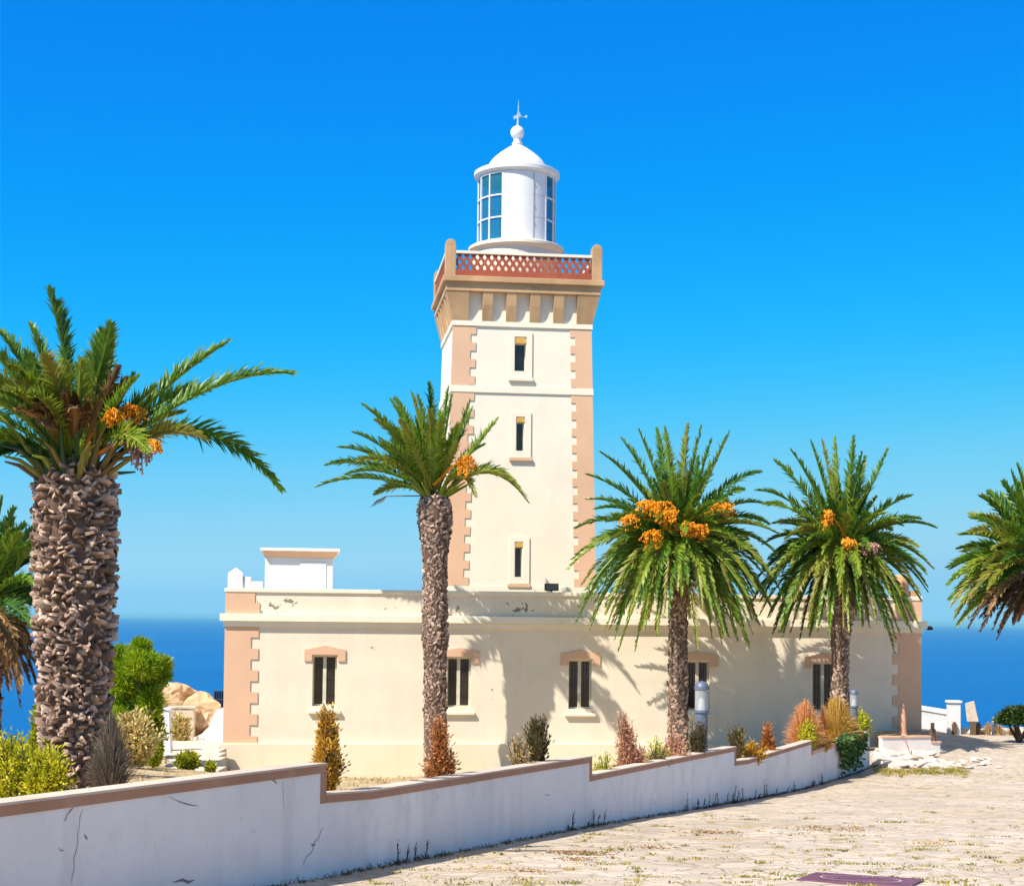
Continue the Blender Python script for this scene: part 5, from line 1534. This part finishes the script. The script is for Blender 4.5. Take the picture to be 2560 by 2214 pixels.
# white terrace wall that curves down beside the house corner
tw = MB()
Pw = [(456, 1432, 1500, YT), (448, 1432, 1500, YT), (438, 1436, 1502, YT), (430, 1450, 1504, YT), (422, 1470, 1506, YT), (408, 1484, 1507, YT), (390, 1492, 1508, YT)]
for (xa, ta, ba, Ya), (xb, tb, bb_, Yb) in zip(Pw[:-1], Pw[1:]):
    a0, a1, b0, b1 = atd(xa, ba+6, Ya), atd(xa, ta, Ya), atd(xb, bb_+6, Yb), atd(xb, tb, Yb)
    th3 = Vector((0, .3, 0))
    tw.hexa([b0, a0, a0+th3, b0+th3], [b1, a1, a1+th3, b1+th3])
wb_ = atd(425, 1506, YT)
tag(shift(tw, wb_).build('terrace_wall', M['white'], None, loc=wb_), 'low white wall sweeping down from the left corner of the house', 'wall')
# thin white ledge in front of the rock
l0 = atd(350, 1428, YT)
mb = MB(); a, b = atd(330, 1432, YT), atd(392, 1432, YT)
mb.box(a.x, b.x, YT, YT+.4, garden_z(-13, YT)-.2, a.z); mb.box(a.x-.05, b.x+.05, YT-.04, YT+.44, a.z, a.z+.07)
o = mb.build('rubble_wall', M['stone'], None); tag(o, 'low stone wall with a pale top in front of the tan rock mound', 'wall')
# white pillar
pb = atd(333, 1512, 55.0)
pp = MB(); hgt = atd(333, 1424, 55.0).z - pb.z
pp.hexa([(-.20,-.20,-.3),(.26,-.20,-.3),(.26,.2,-.3),(-.20,.2,-.3)], [(-.08,-.16,hgt*.86),(.16,-.16,hgt*.86),(.16,.16,hgt*.86),(-.08,.16,hgt*.86)])
pp.box(-.14, .22, -.2, .2, hgt*.86, hgt*.92)
tag(pp.build('gate_pillar', M['white'], None, loc=pb, bevel=.02), 'tapered white pillar at the left of the terrace steps', 'pillar')
# steps
st_ = empty('terrace_steps', atd(388, 1556, 50), 'broad sandy steps climbing towards the white terrace wall left of the house', 'steps')
nst = 7
ys_ = np.linspace(49.5, 57.5, nst)
z0_ = atd(390, 1560, 49.5).z; z1_ = atd(390, 1503, 57.5).z
for i in range(nst):
    y = ys_[i]; za = z0_ + (z1_-z0_)*(i+1)/nst
    xa, xb = atd(334, 1500, y).x, atd(443, 1500, y).x
    mb = MB().box(xa, xb, y, y + 1.5, za-.6, za)
    shift(mb, st_.location).build('step', M['stone'], st_, bevel=.02)
shrub('low_weed', 'small green bush growing on the terrace steps', 'bush', 383, 1520, 1556, 46, 48.6, M['lime'], shape='round', branches=40, per=40, L=.14, W=.06, tone=.3)
shrub('low_weed', 'tiny green weed at the right end of the terrace steps', 'weed', 425, 1538, 1556, 24, 48.8, M['lime'], shape='round', branches=18, per=26, L=.12, W=.05, tone=.35)
shrub('yellow_bush', 'green and yellow bush beside the white pillar at the terrace steps', 'bush', 310, 1488, 1556, 44, 47.0, M['lime'], shape='round', branches=60, per=40, L=.14, W=.06, tone=.35)
shrub('dry_bush', 'large straw-yellow bush between the stout palm and the white pillar', 'bush', 270, 1440, 1560, 110, 44.0, M['paleyellow'], shape='round', branches=150, per=60, L=.15, W=.06, tone=.75)
shrub('yellow_bush', 'leafy green bush above the straw-yellow bush, below the feathery tree', 'bush', 300, 1408, 1520, 76, 52.5, M['lime'], shape='round', branches=110, per=50, L=.17, W=.08, tone=.30)
shrub('dry_bush', 'golden shrub hanging over the low stone wall by the white pillar', 'bush', 362, 1434, 1490, 50, 58.8, M['paleyellow'], shape='round', branches=70, per=44, L=.16, W=.06, tone=.62)
shrub('dry_bush', 'straw bush behind the white pillar on the left of the rock mound', 'bush', 322, 1396, 1440, 44, 59.5, M['paleyellow'], shape='round', branches=50, per=44, L=.16, W=.06, tone=.8)
mb = MB(); a = atd(434, 1396, 63); b = atd(462, 1396, 63); zb_ = atd(434, 1434, 63).z
for k in range(7):
    x = a.x + (b.x-a.x)*k/6; mb.tube([(x, 63, zb_-.3), (x, 63, a.z)], .02, 6)
mb.tube([(a.x, 63, a.z), (b.x+.4, 63, a.z)], .025, 6); mb.tube([(a.x, 63, (a.z+zb_)/2), (b.x+.4, 63, (a.z+zb_)/2)], .02, 6)
mb.box(a.x, b.x, 63.03, 63.05, zb_-.2, a.z-.05)
tag(mb.build('railing', M['navy'], None), 'small dark blue railing panel behind the left corner of the house', 'railing')

# ------------------------------------------------------------------ bollard lamps
def bollard(label, x, ytop, Y, d, ztot, m_cap=None):
    top = atd(x, ytop, Y)
    gz = max(garden_z(top.x, Y), -99) if top.x < wall_x(min(Y, 50.5)) else road_height(top.x, Y)
    zb_ = min(gz, top.z - ztot)
    b = Vector((top.x, Y, zb_)); H = top.z - zb_
    root = empty('bollard_lamp', b, label, 'bollard lamp', 'lamp bollards')
    r_ = d/2; gh = d*1.45; hc = d*.62
    MB().lathe([(.001, 0), (r_*.92, 0), (r_*.92, H-hc-gh-.06), (r_*1.08, H-hc-gh-.05), (r_*1.08, H-hc-gh), (.001, H-hc-gh)], 20).build('post', M['bluegrey'], root, autos=True)
    MB().lathe([(r_*.96, H-hc-gh+.001), (r_*.96, H-hc-.001)], 20).build('lamp_glass', M['lamp_glass'], root, smooth=True)
    MB().lathe([(.001, H-hc-gh+.002), (r_*.55, H-hc-gh+.002), (r_*.42, H-hc-gh*.55), (r_*.18, H-hc-gh*.4), (.001, H-hc-gh*.4)], 16).build('reflector', M['white'], root, autos=True)
    MB().lathe([(.001, H-hc), (r_*1.06, H-hc), (r_*1.06, H-hc*.75), (r_*.95, H-hc*.42), (r_*.62, H-hc*.12), (.001, H)], 20).build('cap', M['bluegrey'], root, autos=True)
    return root
bollard('large blue-grey lamp bollard with a domed cap in front of the fourth house window', 1420, 1377, yw_at(1420)+.9, .29, 1.2)
bollard('smaller lamp bollard among the yellow bushes at the right end of the garden bed', 1728, 1394, 49.3, .24, 1.0)
bollard('far dark lamp bollard with a pale top at the cliff edge beside the round bush', 2010, 1449, 66.0, .14, .75)

# ------------------------------------------------------------------ right end: planter, rubble, cone, balustrade
Yp = 55.5
pa, pb2 = at(2205, 1840, Yp), at(2328, 1836, Yp+.6)
pc = at(2351, 1852, Yp+.7)
pz_t = pa.z
pln = empty('planter_wall', Vector((pa.x, Yp, road_z(Yp))), 'short white planter wall with salmon edge at the right corner of the house', 'planter')
mb = MB(); o0 = pln.location
def pbox(mb, P, Q, zt, zb_, th):
    d = (Q - P); d.z = 0; d.normalize(); nn = Vector((-d.y, d.x, 0))*th
    mb.hexa([(P.x, P.y, zb_), (Q.x, Q.y, zb_), (Q.x+nn.x, Q.y+nn.y, zb_), (P.x+nn.x, P.y+nn.y, zb_)], [(P.x, P.y, zt), (Q.x, Q.y, zt), (Q.x+nn.x, Q.y+nn.y, zt), (P.x+nn.x, P.y+nn.y, zt)])
rz_ = road_z(Yp) - .2
pbox(mb, pa, pb2, pz_t-.06, rz_, .22)
pd = pb2 + (pb2-pa).normalized()*.002
pbox(mb, Vector((pd.x, pd.y, 0)), pc, pc.z-.06, rz_, .22)
pe_ = Vector((pc.x, pc.y+4.5, 0))
pbox(mb, Vector((pc.x+.001, pc.y, 0)), pe_, pc.z-.06, rz_, .22)
shift(mb, o0).build('wall', M['white_wall'], pln, bevel=.015)
mb = MB(); 
pbox(mb, pa + Vector((0,-.03,0)), pb2 + Vector((0,-.03,0)), pz_t, pz_t-.058, .28); pbox(mb, Vector((pd.x, pd.y-.03, 0)), pc + Vector((.03,-.03,0)), pc.z, pc.z-.058, .28)
shift(mb, o0).build('coping', M['pink'], pln)
# soil in the planter, rising to the house corner
mb = MB(); hz_ = -3.9
fr_l = HF.world(hs_(2190, 1800)[0], -.2, 0); fr_r = HF.world(sR + .3, -.2, 0)
zt_p = pz_t - .09
mb.hexa([(pa.x, pa.y+.2, rz_), (pb2.x, pb2.y+.2, rz_), (fr_r.x, fr_r.y, rz_), (fr_l.x, fr_l.y, rz_)], [(pa.x, pa.y+.2, zt_p), (pb2.x, pb2.y+.2, zt_p), (fr_r.x, fr_r.y, hz_+.02), (fr_l.x, fr_l.y, hz_+.02)])
shift(mb, o0).build('soil', simple('planter_soil', (.40, .27, .16), .95, var=.3, bmp=.8, bscale=9), pln)
# salmon cone
cb_ = at(2258, 1840, 57.3); ct_ = at(2258, 1757, 57.3)
MBc = MB(); Hc = ct_.z - cb_.z
MBc.lathe([(.001, -.1), (.16, -.1), (.16, .05), (.135, .08), (.10, Hc*.55), (.05, Hc*.92), (.001, Hc)], 20)
tag(MBc.build('cone_post', M['cone'], None, loc=cb_, autos=True), 'slender salmon-coloured cone standing in the planter at the right house corner', 'cone')
# wooden stake
sk = at(2331, 1846, Yp+.9)
mb = MB(); hk = at(2331, 1806, Yp+.9).z - sk.z
mb.box(-.09, .10, -.08, .08, -.4, hk*.62); mb.box(-.05, .06, -.06, .06, hk*.62, hk)
tag(mb.build('wooden_stump', M['wood'], None, loc=sk, bevel=.01), 'short brown wooden stump at the right end of the planter wall', 'stump')
# thin pole lying against the planter
mb = MB(); mb.tube([at(2262, 1843, Yp-.25), at(2276, 1884, Yp-.7)], .018, 6)
tag(mb.build('thin_pole', simple('dull_red', (.30, .09, .08), .6), None), 'thin reddish pole leaning on the front of the planter wall', 'pole')
# rubble
def stone(c, s, seed):
    rs = random.Random(seed)
    bm = bmesh.new(); bmesh.ops.create_icosphere(bm, subdivisions=2, radius=1)
    o = [rs.uniform(0, 6) for _ in range(4)]
    ax = (rs.uniform(.8, 1.4), rs.uniform(.7, 1.1), rs.uniform(.45, .75))
    vs = []
    for v in bm.verts:
        p = v.co; k = 1 + .22*math.sin(p.x*3+o[0])*math.sin(p.y*3+o[1]) + .18*math.sin(p.z*4+o[2]) + rs.uniform(-.05, .05)
        vs.append((p.x*k*ax[0]*s, p.y*k*ax[1]*s, p.z*k*ax[2]*s))
    fs = [tuple(v.index for v in f.verts) for f in bm.faces]
    bm.free()
    return MB().add(vs, fs)
M['rubble'] = simple('whitish_rubble', (.60, .50, .43), .9, var=.2, bmp=.7, bscale=10)
protos = [stone((0,0,0), 1.0, 40+i).build('rubble_stone', M['rubble'], None) for i in range(4)]
for p in protos: tag(p, 'whitish broken rubble stone heaped in front of the planter wall', 'stone', 'rubble stones in front of the planter')
big_spots = []
for k in range(46):
    u = random.uniform(2195, 2345); 
    v = random.uniform(1880, 1922)
    if u > 2300: v = random.uniform(1892, 1922)
    big_spots.append((u, v, random.uniform(.10, .30)))
for k in range(26):
    big_spots.append((random.uniform(2340, 2500), random.uniform(1898, 1924), random.uniform(.06, .16)))
for k, (u, v, s_) in enumerate(big_spots):
    r_ = ray(u, v); Yg = (-4.45)/r_.z if r_.z < 0 else 50
    Yg = max(50.5, min(56.0, Yg))
    o = protos[k] if k < 4 else protos[k % 4].copy()
    if k >= 4: C.objects.link(o)
    o.location = (r_.x*Yg, Yg, road_z(Yg) + s_*.22); o.scale = (s_, s_, s_*random.uniform(.7, 1.2)); o.rotation_euler = (random.uniform(-.3, .3), random.uniform(-.3, .3), random.uniform(0, 6.28))
# white pierced balustrade with pillar, right of the house
Yb0, Yb1 = 71.0, 66.5
q0, q1 = at(2290, 1815, Yb0), at(2384, 1828, Yb1)
bl = empty('white_balustrade', Vector((q1.x, q1.y, road_height(q1.x, q1.y))), 'white pierced balustrade wall with a square end pillar right of the house, before the sea', 'balustrade')
o0 = Vector(bl.location); d = Vector((q1.x-q0.x, q1.y-q0.y, 0)); Lb = d.length; d.normalize(); ab = math.atan2(d.y, d.x)
zt_l, zt_r = at(2295, 1763, Yb0).z, at(2372, 1776, Yb1+.6).z
zb0 = road_z(70) - .2
mb = MB()
def P_(s, off, z): return (q0.x + d.x*s - d.y*off, q0.y + d.y*s + d.x*off, z)
nb_ = 11; L2 = Lb - .3
def zt(s): return zt_l + (zt_r-zt_l)*s/Lb
mb.hexa([P_(0,0,zb0),P_(L2,0,zb0),P_(L2,.25,zb0),P_(0,.25,zb0)], [P_(0,0,-4.22),P_(L2,0,-4.22),P_(L2,.25,-4.22),P_(0,.25,-4.22)])
mb.hexa([P_(0,-.02,zt(0)-.16),P_(L2,-.02,zt(L2)-.16),P_(L2,.27,zt(L2)-.16),P_(0,.27,zt(0)-.16)], [P_(0,-.02,zt(0)),P_(L2,-.02,zt(L2)),P_(L2,.27,zt(L2)),P_(0,.27,zt(0))])
for k in range(nb_ + 1):
    s0 = L2*k/(nb_+1) ; s1_ = s0 + L2/(nb_+1)*.72
    mb.hexa([P_(s0,.02,-4.221),P_(s1_,.02,-4.221),P_(s1_,.22,-4.221),P_(s0,.22,-4.221)], [P_(s0,.02,zt(s0)-.161),P_(s1_,.02,zt(s1_)-.161),P_(s1_,.22,zt(s1_)-.161),P_(s0,.22,zt(s0)-.161)])
shift(mb, o0).build('panel', M['white'], bl)
pt = at(2382, 1750, Yb1).z; mb = MB()
hp = .23
mb.box(-hp, hp, -hp, hp, -.3, pt - o0.z - .1).box(-hp-.05, hp+.05, -hp-.05, hp+.05, pt - o0.z - .099, pt - o0.z)
mb.build('pillar', M['white'], bl, bevel=.015)
# leaning white slab on a wooden post
lb0 = at(2432, 1822, 66.0)
sg = empty('leaning_slab', Vector((lb0.x, 66.0, road_z(66))), 'tilted white slab on a brown wooden post at the cliff edge', 'slab')
hs0 = at(2432, 1803, 66).z - road_z(66); ht = at(2428, 1754, 66).z - road_z(66)
mb = MB(); sc_ = 66/F
mb.prism([(-14*sc_, hs0), (14*sc_, hs0), (3*sc_, ht+.04), (-19*sc_, ht-.06)], -.05, .05)
mb.build('slab', M['stone'], sg, bevel=.015)
MB().box(-.10, .10, -.10, .08, -.2, hs0-.002).build('post', M['wood'], sg, bevel=.01)
# small posts and stones along the cliff edge
postp = None
for k, u in enumerate((2386, 2446)):
    p = at(u, 1818, 66.2)
    mb = MB().box(-.09, .09, -.07, .07, -.2, .42).box(-.06, .06, -.05, .05, .421, .5)
    tag(mb.build('edge_post', M['wood'], None, loc=Vector((p.x, 66.2, road_z(66))), bevel=.01), ['short dark post beside the pillar of the white balustrade', 'short dark post right of the tilted white slab'][k], 'post')
est = [stone((0,0,0), 1.0, 70+i).build('edge_stone', M['stone'], None) for i in range(2)]
for p in est: tag(p, 'small pale stone in the row along the cliff edge right of the balustrade', 'stone', 'stones along the cliff edge')
for k in range(26):
    u = 2400 + k*6.4 + random.uniform(-3, 3)
    o = est[k] if k < 2 else est[k % 2].copy()
    if k >= 2: C.objects.link(o)
    y = 67 + random.uniform(-.3, .3); s_ = random.uniform(.14, .24)
    o.location = (ray(u, 1800).x*y, y, road_z(67) + s_*.3); o.scale = (s_*1.1, s_, s_*1.4); o.rotation_euler = (0, 0, random.uniform(0, 6))
# round dark green bush at right
def round_bush():
    Y = 62.0
    b = atd(2062, 1488, Y); base = np.array([b.x, Y, road_z(Y)])
    c = np.array(atd(2070, 1452, Y)); sc = K/F*Y
    lf, st = MB(), MB()
    for k in range(9):
        e = c + np.array([random.uniform(-1, 1)*.8, random.uniform(-.6, .6), random.uniform(-.2, .5)])
        st.tube([Vector(base), Vector(base*.5 + e*.5 + np.array([random.uniform(-.1,.1),0,0])), Vector(e)], [.07, .04, .015], 5, tone=.3)
    n = 7500
    d_ = nrm(RNG.normal(size=(n, 3))); d_[:, 2] = np.abs(d_[:, 2])*1.0 - .28*RNG.random(n)
    q_ = RNG.uniform(.45, 1.05, (n, 1))
    P = c + d_*q_*np.array([52*sc, 46*sc, 30*sc]) + np.array([0, 0, -.12])
    D = nrm(d_ + RNG.normal(0, .6, (n, 3)))
    cl = .2*np.sin(P[:, 0]*6 + 1)*np.sin(P[:, 2]*8 + P[:, 1]*4)
    leaves(lf, P, D, .16, .07, .45 + cl + RNG.normal(0, .18, n))
    root = empty('round_bush', base, 'low round dark green bush on a short stem at the right edge by the cliff', 'bush')
    shift(st, base).build('stems', M['twig'], root); shift(lf, base).build('foliage', M['dark_leaf'], root)
round_bush()
for k, (u, v, w_) in enumerate(((2470, 1822, 40), (2496, 1826, 50), (2530, 1834, 46))):
    Y = 4.45*F/(v - 1560)
    grass_clump(['straw tuft right of the tilted slab', 'straw tuft left of the round dark bush', 'straw tuft under the round dark bush'][k] + ' at the cliff edge', u/K, (v-18)/K, v/K, w_/K, min(Y, 66), M['straw'], n=220, tone=.5, ww=.02, base_z=road_z(60), group='straw tufts at the cliff edge')

# ------------------------------------------------------------------ things on the paving
def road_hit(u, v):
    r_ = ray(u, v); lo, hi = 3.0, 66.0
    for _ in range(50):
        m_ = (lo+hi)/2
        if r_.z*m_ > road_z(m_): lo = m_
        else: hi = m_
    return Vector((r_.x*lo, lo, road_z(lo)))
A_, B_, C_ = road_hit(2038, 2184), road_hit(2310, 2201), road_hit(1960, 2213)
dirL = (C_ - A_); dirL.z = 0; dirL.normalize()
Lm = 0.95
D_ = A_ + dirL*Lm; E_ = B_ + dirL*Lm
def onroad(p, dz): return Vector((p.x, p.y, road_z(p.y) + dz))
mb = MB()
mb.hexa([onroad(D_, -.02), onroad(E_, -.02), onroad(B_, -.02), onroad(A_, -.02)], [onroad(D_, .025), onroad(E_, .025), onroad(B_, .025), onroad(A_, .025)])
mc = onroad((A_+E_)*.5, 0)
mat_o = empty('maroon_cover', mc, 'flat maroon rectangular cover with a pale ring lying on the paving at bottom right', 'ground cover')
shift(mb, mc).build('plate', M['plum'], mat_o, bevel=.008)
ux = (B_-A_); ux.z = 0; wx = ux.length; ux.normalize()
cc = (A_+B_+D_+E_)/4
rg = MB(); n = 48; vs = []
for i in range(n):
    a = 2*math.pi*i/n
    for rr_ in (.345, .365):
        p = cc + ux*math.cos(a)*rr_*1.25 + (-dirL)*math.sin(a)*rr_*.86
        vs.append(onroad(p, .0285))
rg.add(vs, [(2*i, 2*i+1, (2*i+3) % (2*n), (2*i+2) % (2*n)) for i in range(n)])
shift(rg, mc).build('ring_mark', simple('pale_mark', (.50, .36, .36), .7), mat_o)

# weeds in the joints, litter, stalks along the wall foot
wd = MB()
def weed_tuft(mb, c, n, h, w, tone, ww=.006):
    a = RNG.uniform(0, 6.283, n)
    r_ = RNG.uniform(0, 1, n)
    off = np.stack([RNG.normal(0, w*.5, n), RNG.normal(0, w*.16, n), np.zeros(n)], 1)
    P = np.array(c) + off
    D = nrm(np.stack([np.cos(a)*.7, np.sin(a)*.7, RNG.uniform(.3, 1.2, n)], 1))
    leaves(mb, P, D, h, ww, tone + RNG.normal(0, .2, n))
cnt = 0
while cnt < 330:
    u, v = random.uniform(900, 2620), random.uniform(1925, 2260)
    p = road_hit(u, v)
    if p.x < wall_x(p.y) + .5: continue
    if random.random() > (0.35 + .65*(p.y < 30)): continue
    big = random.random() < .22
    weed_tuft(wd, (p.x, p.y, p.z), random.randint(10, 22) if not big else random.randint(30, 70), random.uniform(.025, .06), random.uniform(.05, .12) if not big else random.uniform(.14, .34), random.choice([.3, .45, .6, .8]), .016)
    cnt += 1
tag(wd.build('paving_weeds', M['weed']), kind='stuff')
lt = MB()
def litter(c, n, rx, ry, size, t0):
    P = np.array(c) + np.stack([RNG.normal(0, rx, n), RNG.normal(0, ry, n), RNG.uniform(.005, .03, n)], 1)
    D = nrm(np.stack([RNG.normal(0, 1, n), RNG.normal(0, 1, n), RNG.uniform(-.1, .25, n)], 1))
    leaves(lt, P, D, size, size*.45, t0 + RNG.normal(0, .2, n))
for (u, v, n, rx) in ((1450, 2135, 260, .22), (1790, 2082, 240, .25), (1620, 2120, 120, .2), (2080, 2075, 220, .4), (2320, 2110, 90, .2), (1330, 2180, 60, .1), (1440, 2150, 120, .15), (2470, 1935, 90, .5)):
    p = road_hit(u, v); litter((p.x, p.y, p.z), n, rx, rx*.35, .045, random.choice([.35, .5, .7]))
for k in range(500):
    u, v = random.uniform(900, 2600), random.uniform(1930, 2250); p = road_hit(u, v)
    if p.x < wall_x(p.y) + .15: continue
    litter((p.x, p.y, p.z), random.randint(1, 3), .05, .03, .03, random.choice([.1, .2, .6]))
tag(lt.build('fallen_leaves', M['dryleaf']), kind='stuff')
sk_ = MB()
for k in range(900):
    y = random.uniform(14, 50.3); x = wall_x(y) + random.uniform(.03, .18)
    weed_tuft(sk_, (x, y, road_z(y)), 5, random.uniform(.03, .09), .06, random.choice([.0, .1, .2, .4]), .010)
for k in range(38):
    y = random.choice([random.gauss(34, 1.2), random.gauss(38, 2.0), random.gauss(45, 1.5), random.gauss(26, .5), random.gauss(19.5, .4), random.uniform(20, 50)]); y = min(50, max(16, y))
    x = wall_x(y) + random.uniform(.04, .12); h = random.uniform(.10, .38)*random.choice([.6, 1, 1])
    z = road_z(y); P0 = Vector((x, y, z)); P1 = P0 + Vector((random.uniform(-.02, .05), random.uniform(-.08, .08), h))
    sk_.tube([P0, P0.lerp(P1, .5) + Vector((.01, .02, 0)), P1], [.008, .006, .003], 4, tone=.05)
    weed_tuft(sk_, P0, 14, h*.5, .12, random.choice([.05, .2]), .010)
    for j in range(7):
        q_ = P0.lerp(P1, random.uniform(.2, .95))
        sk_.tube([q_, q_ + Vector((random.uniform(0, .05), random.uniform(-.08, .08), random.uniform(.02, .10)))], [.005, .002], 3, tone=.1)
tag(sk_.build('wall_foot_weeds', M['olive']), kind='stuff')
vg = MB()
for k in range(160):
    u = random.uniform(2185, 2420); v = random.gauss(1930, 5)
    p = road_hit(u, v); weed_tuft(vg, (p.x, max(p.y, 47), p.z), 24, random.uniform(.06, .16), .14, random.choice([.3, .5, .8]), .016)
tag(vg.build('verge_grass', M['weed']), kind='stuff')
# dry ground cover in the bed behind the wall
gc = MB()
for k in range(1500):
    y = random.uniform(18, 51); x = wall_x(y) - random.uniform(.32, 2.6)
    weed_tuft(gc, (x, y, garden_z(x, y)), 8, random.uniform(.05, .14), .12, random.choice([.2, .5, .7, .9]), .014)
for k in range(2600):
    y = random.uniform(14, 60); x = random.uniform(-24, wall_x(y) - .5)
    yf_ = A0.y + (x - A0.x)*TT
    if x > A0.x - .5 and y > yf_ - .3: continue
    if vnoise(x*.6, y*.5) < -.25: continue
    weed_tuft(gc, (x, y, garden_z(x, y)), 9, random.uniform(.05, .16), .2, random.choice([.1, .3, .5, .7, .9]), .016)
tag(gc.build('ground_cover', M['straw']), kind='stuff')

# ------------------------------------------------------------------ sea haze
hzm = bpy.data.materials.new('sea_haze'); hzm.use_nodes = True
hn = hzm.node_tree; hn.nodes.clear()
ho_ = hn.nodes.new('ShaderNodeOutputMaterial'); pv = hn.nodes.new('ShaderNodeVolumePrincipled')
pv.inputs['Color'].default_value = (0.36, 0.86, 1.0, 1); pv.inputs['Density'].default_value = 2.7e-5; pv.inputs['Anisotropy'].default_value = 0.2
hn.links.new(pv.outputs[0], ho_.inputs['Volume'])
hb = MB().box(-88000, 88000, -88000, 88000, SEA_Z - 1.2, 30.0).build('haze', hzm)
tag(hb, kind='stuff')
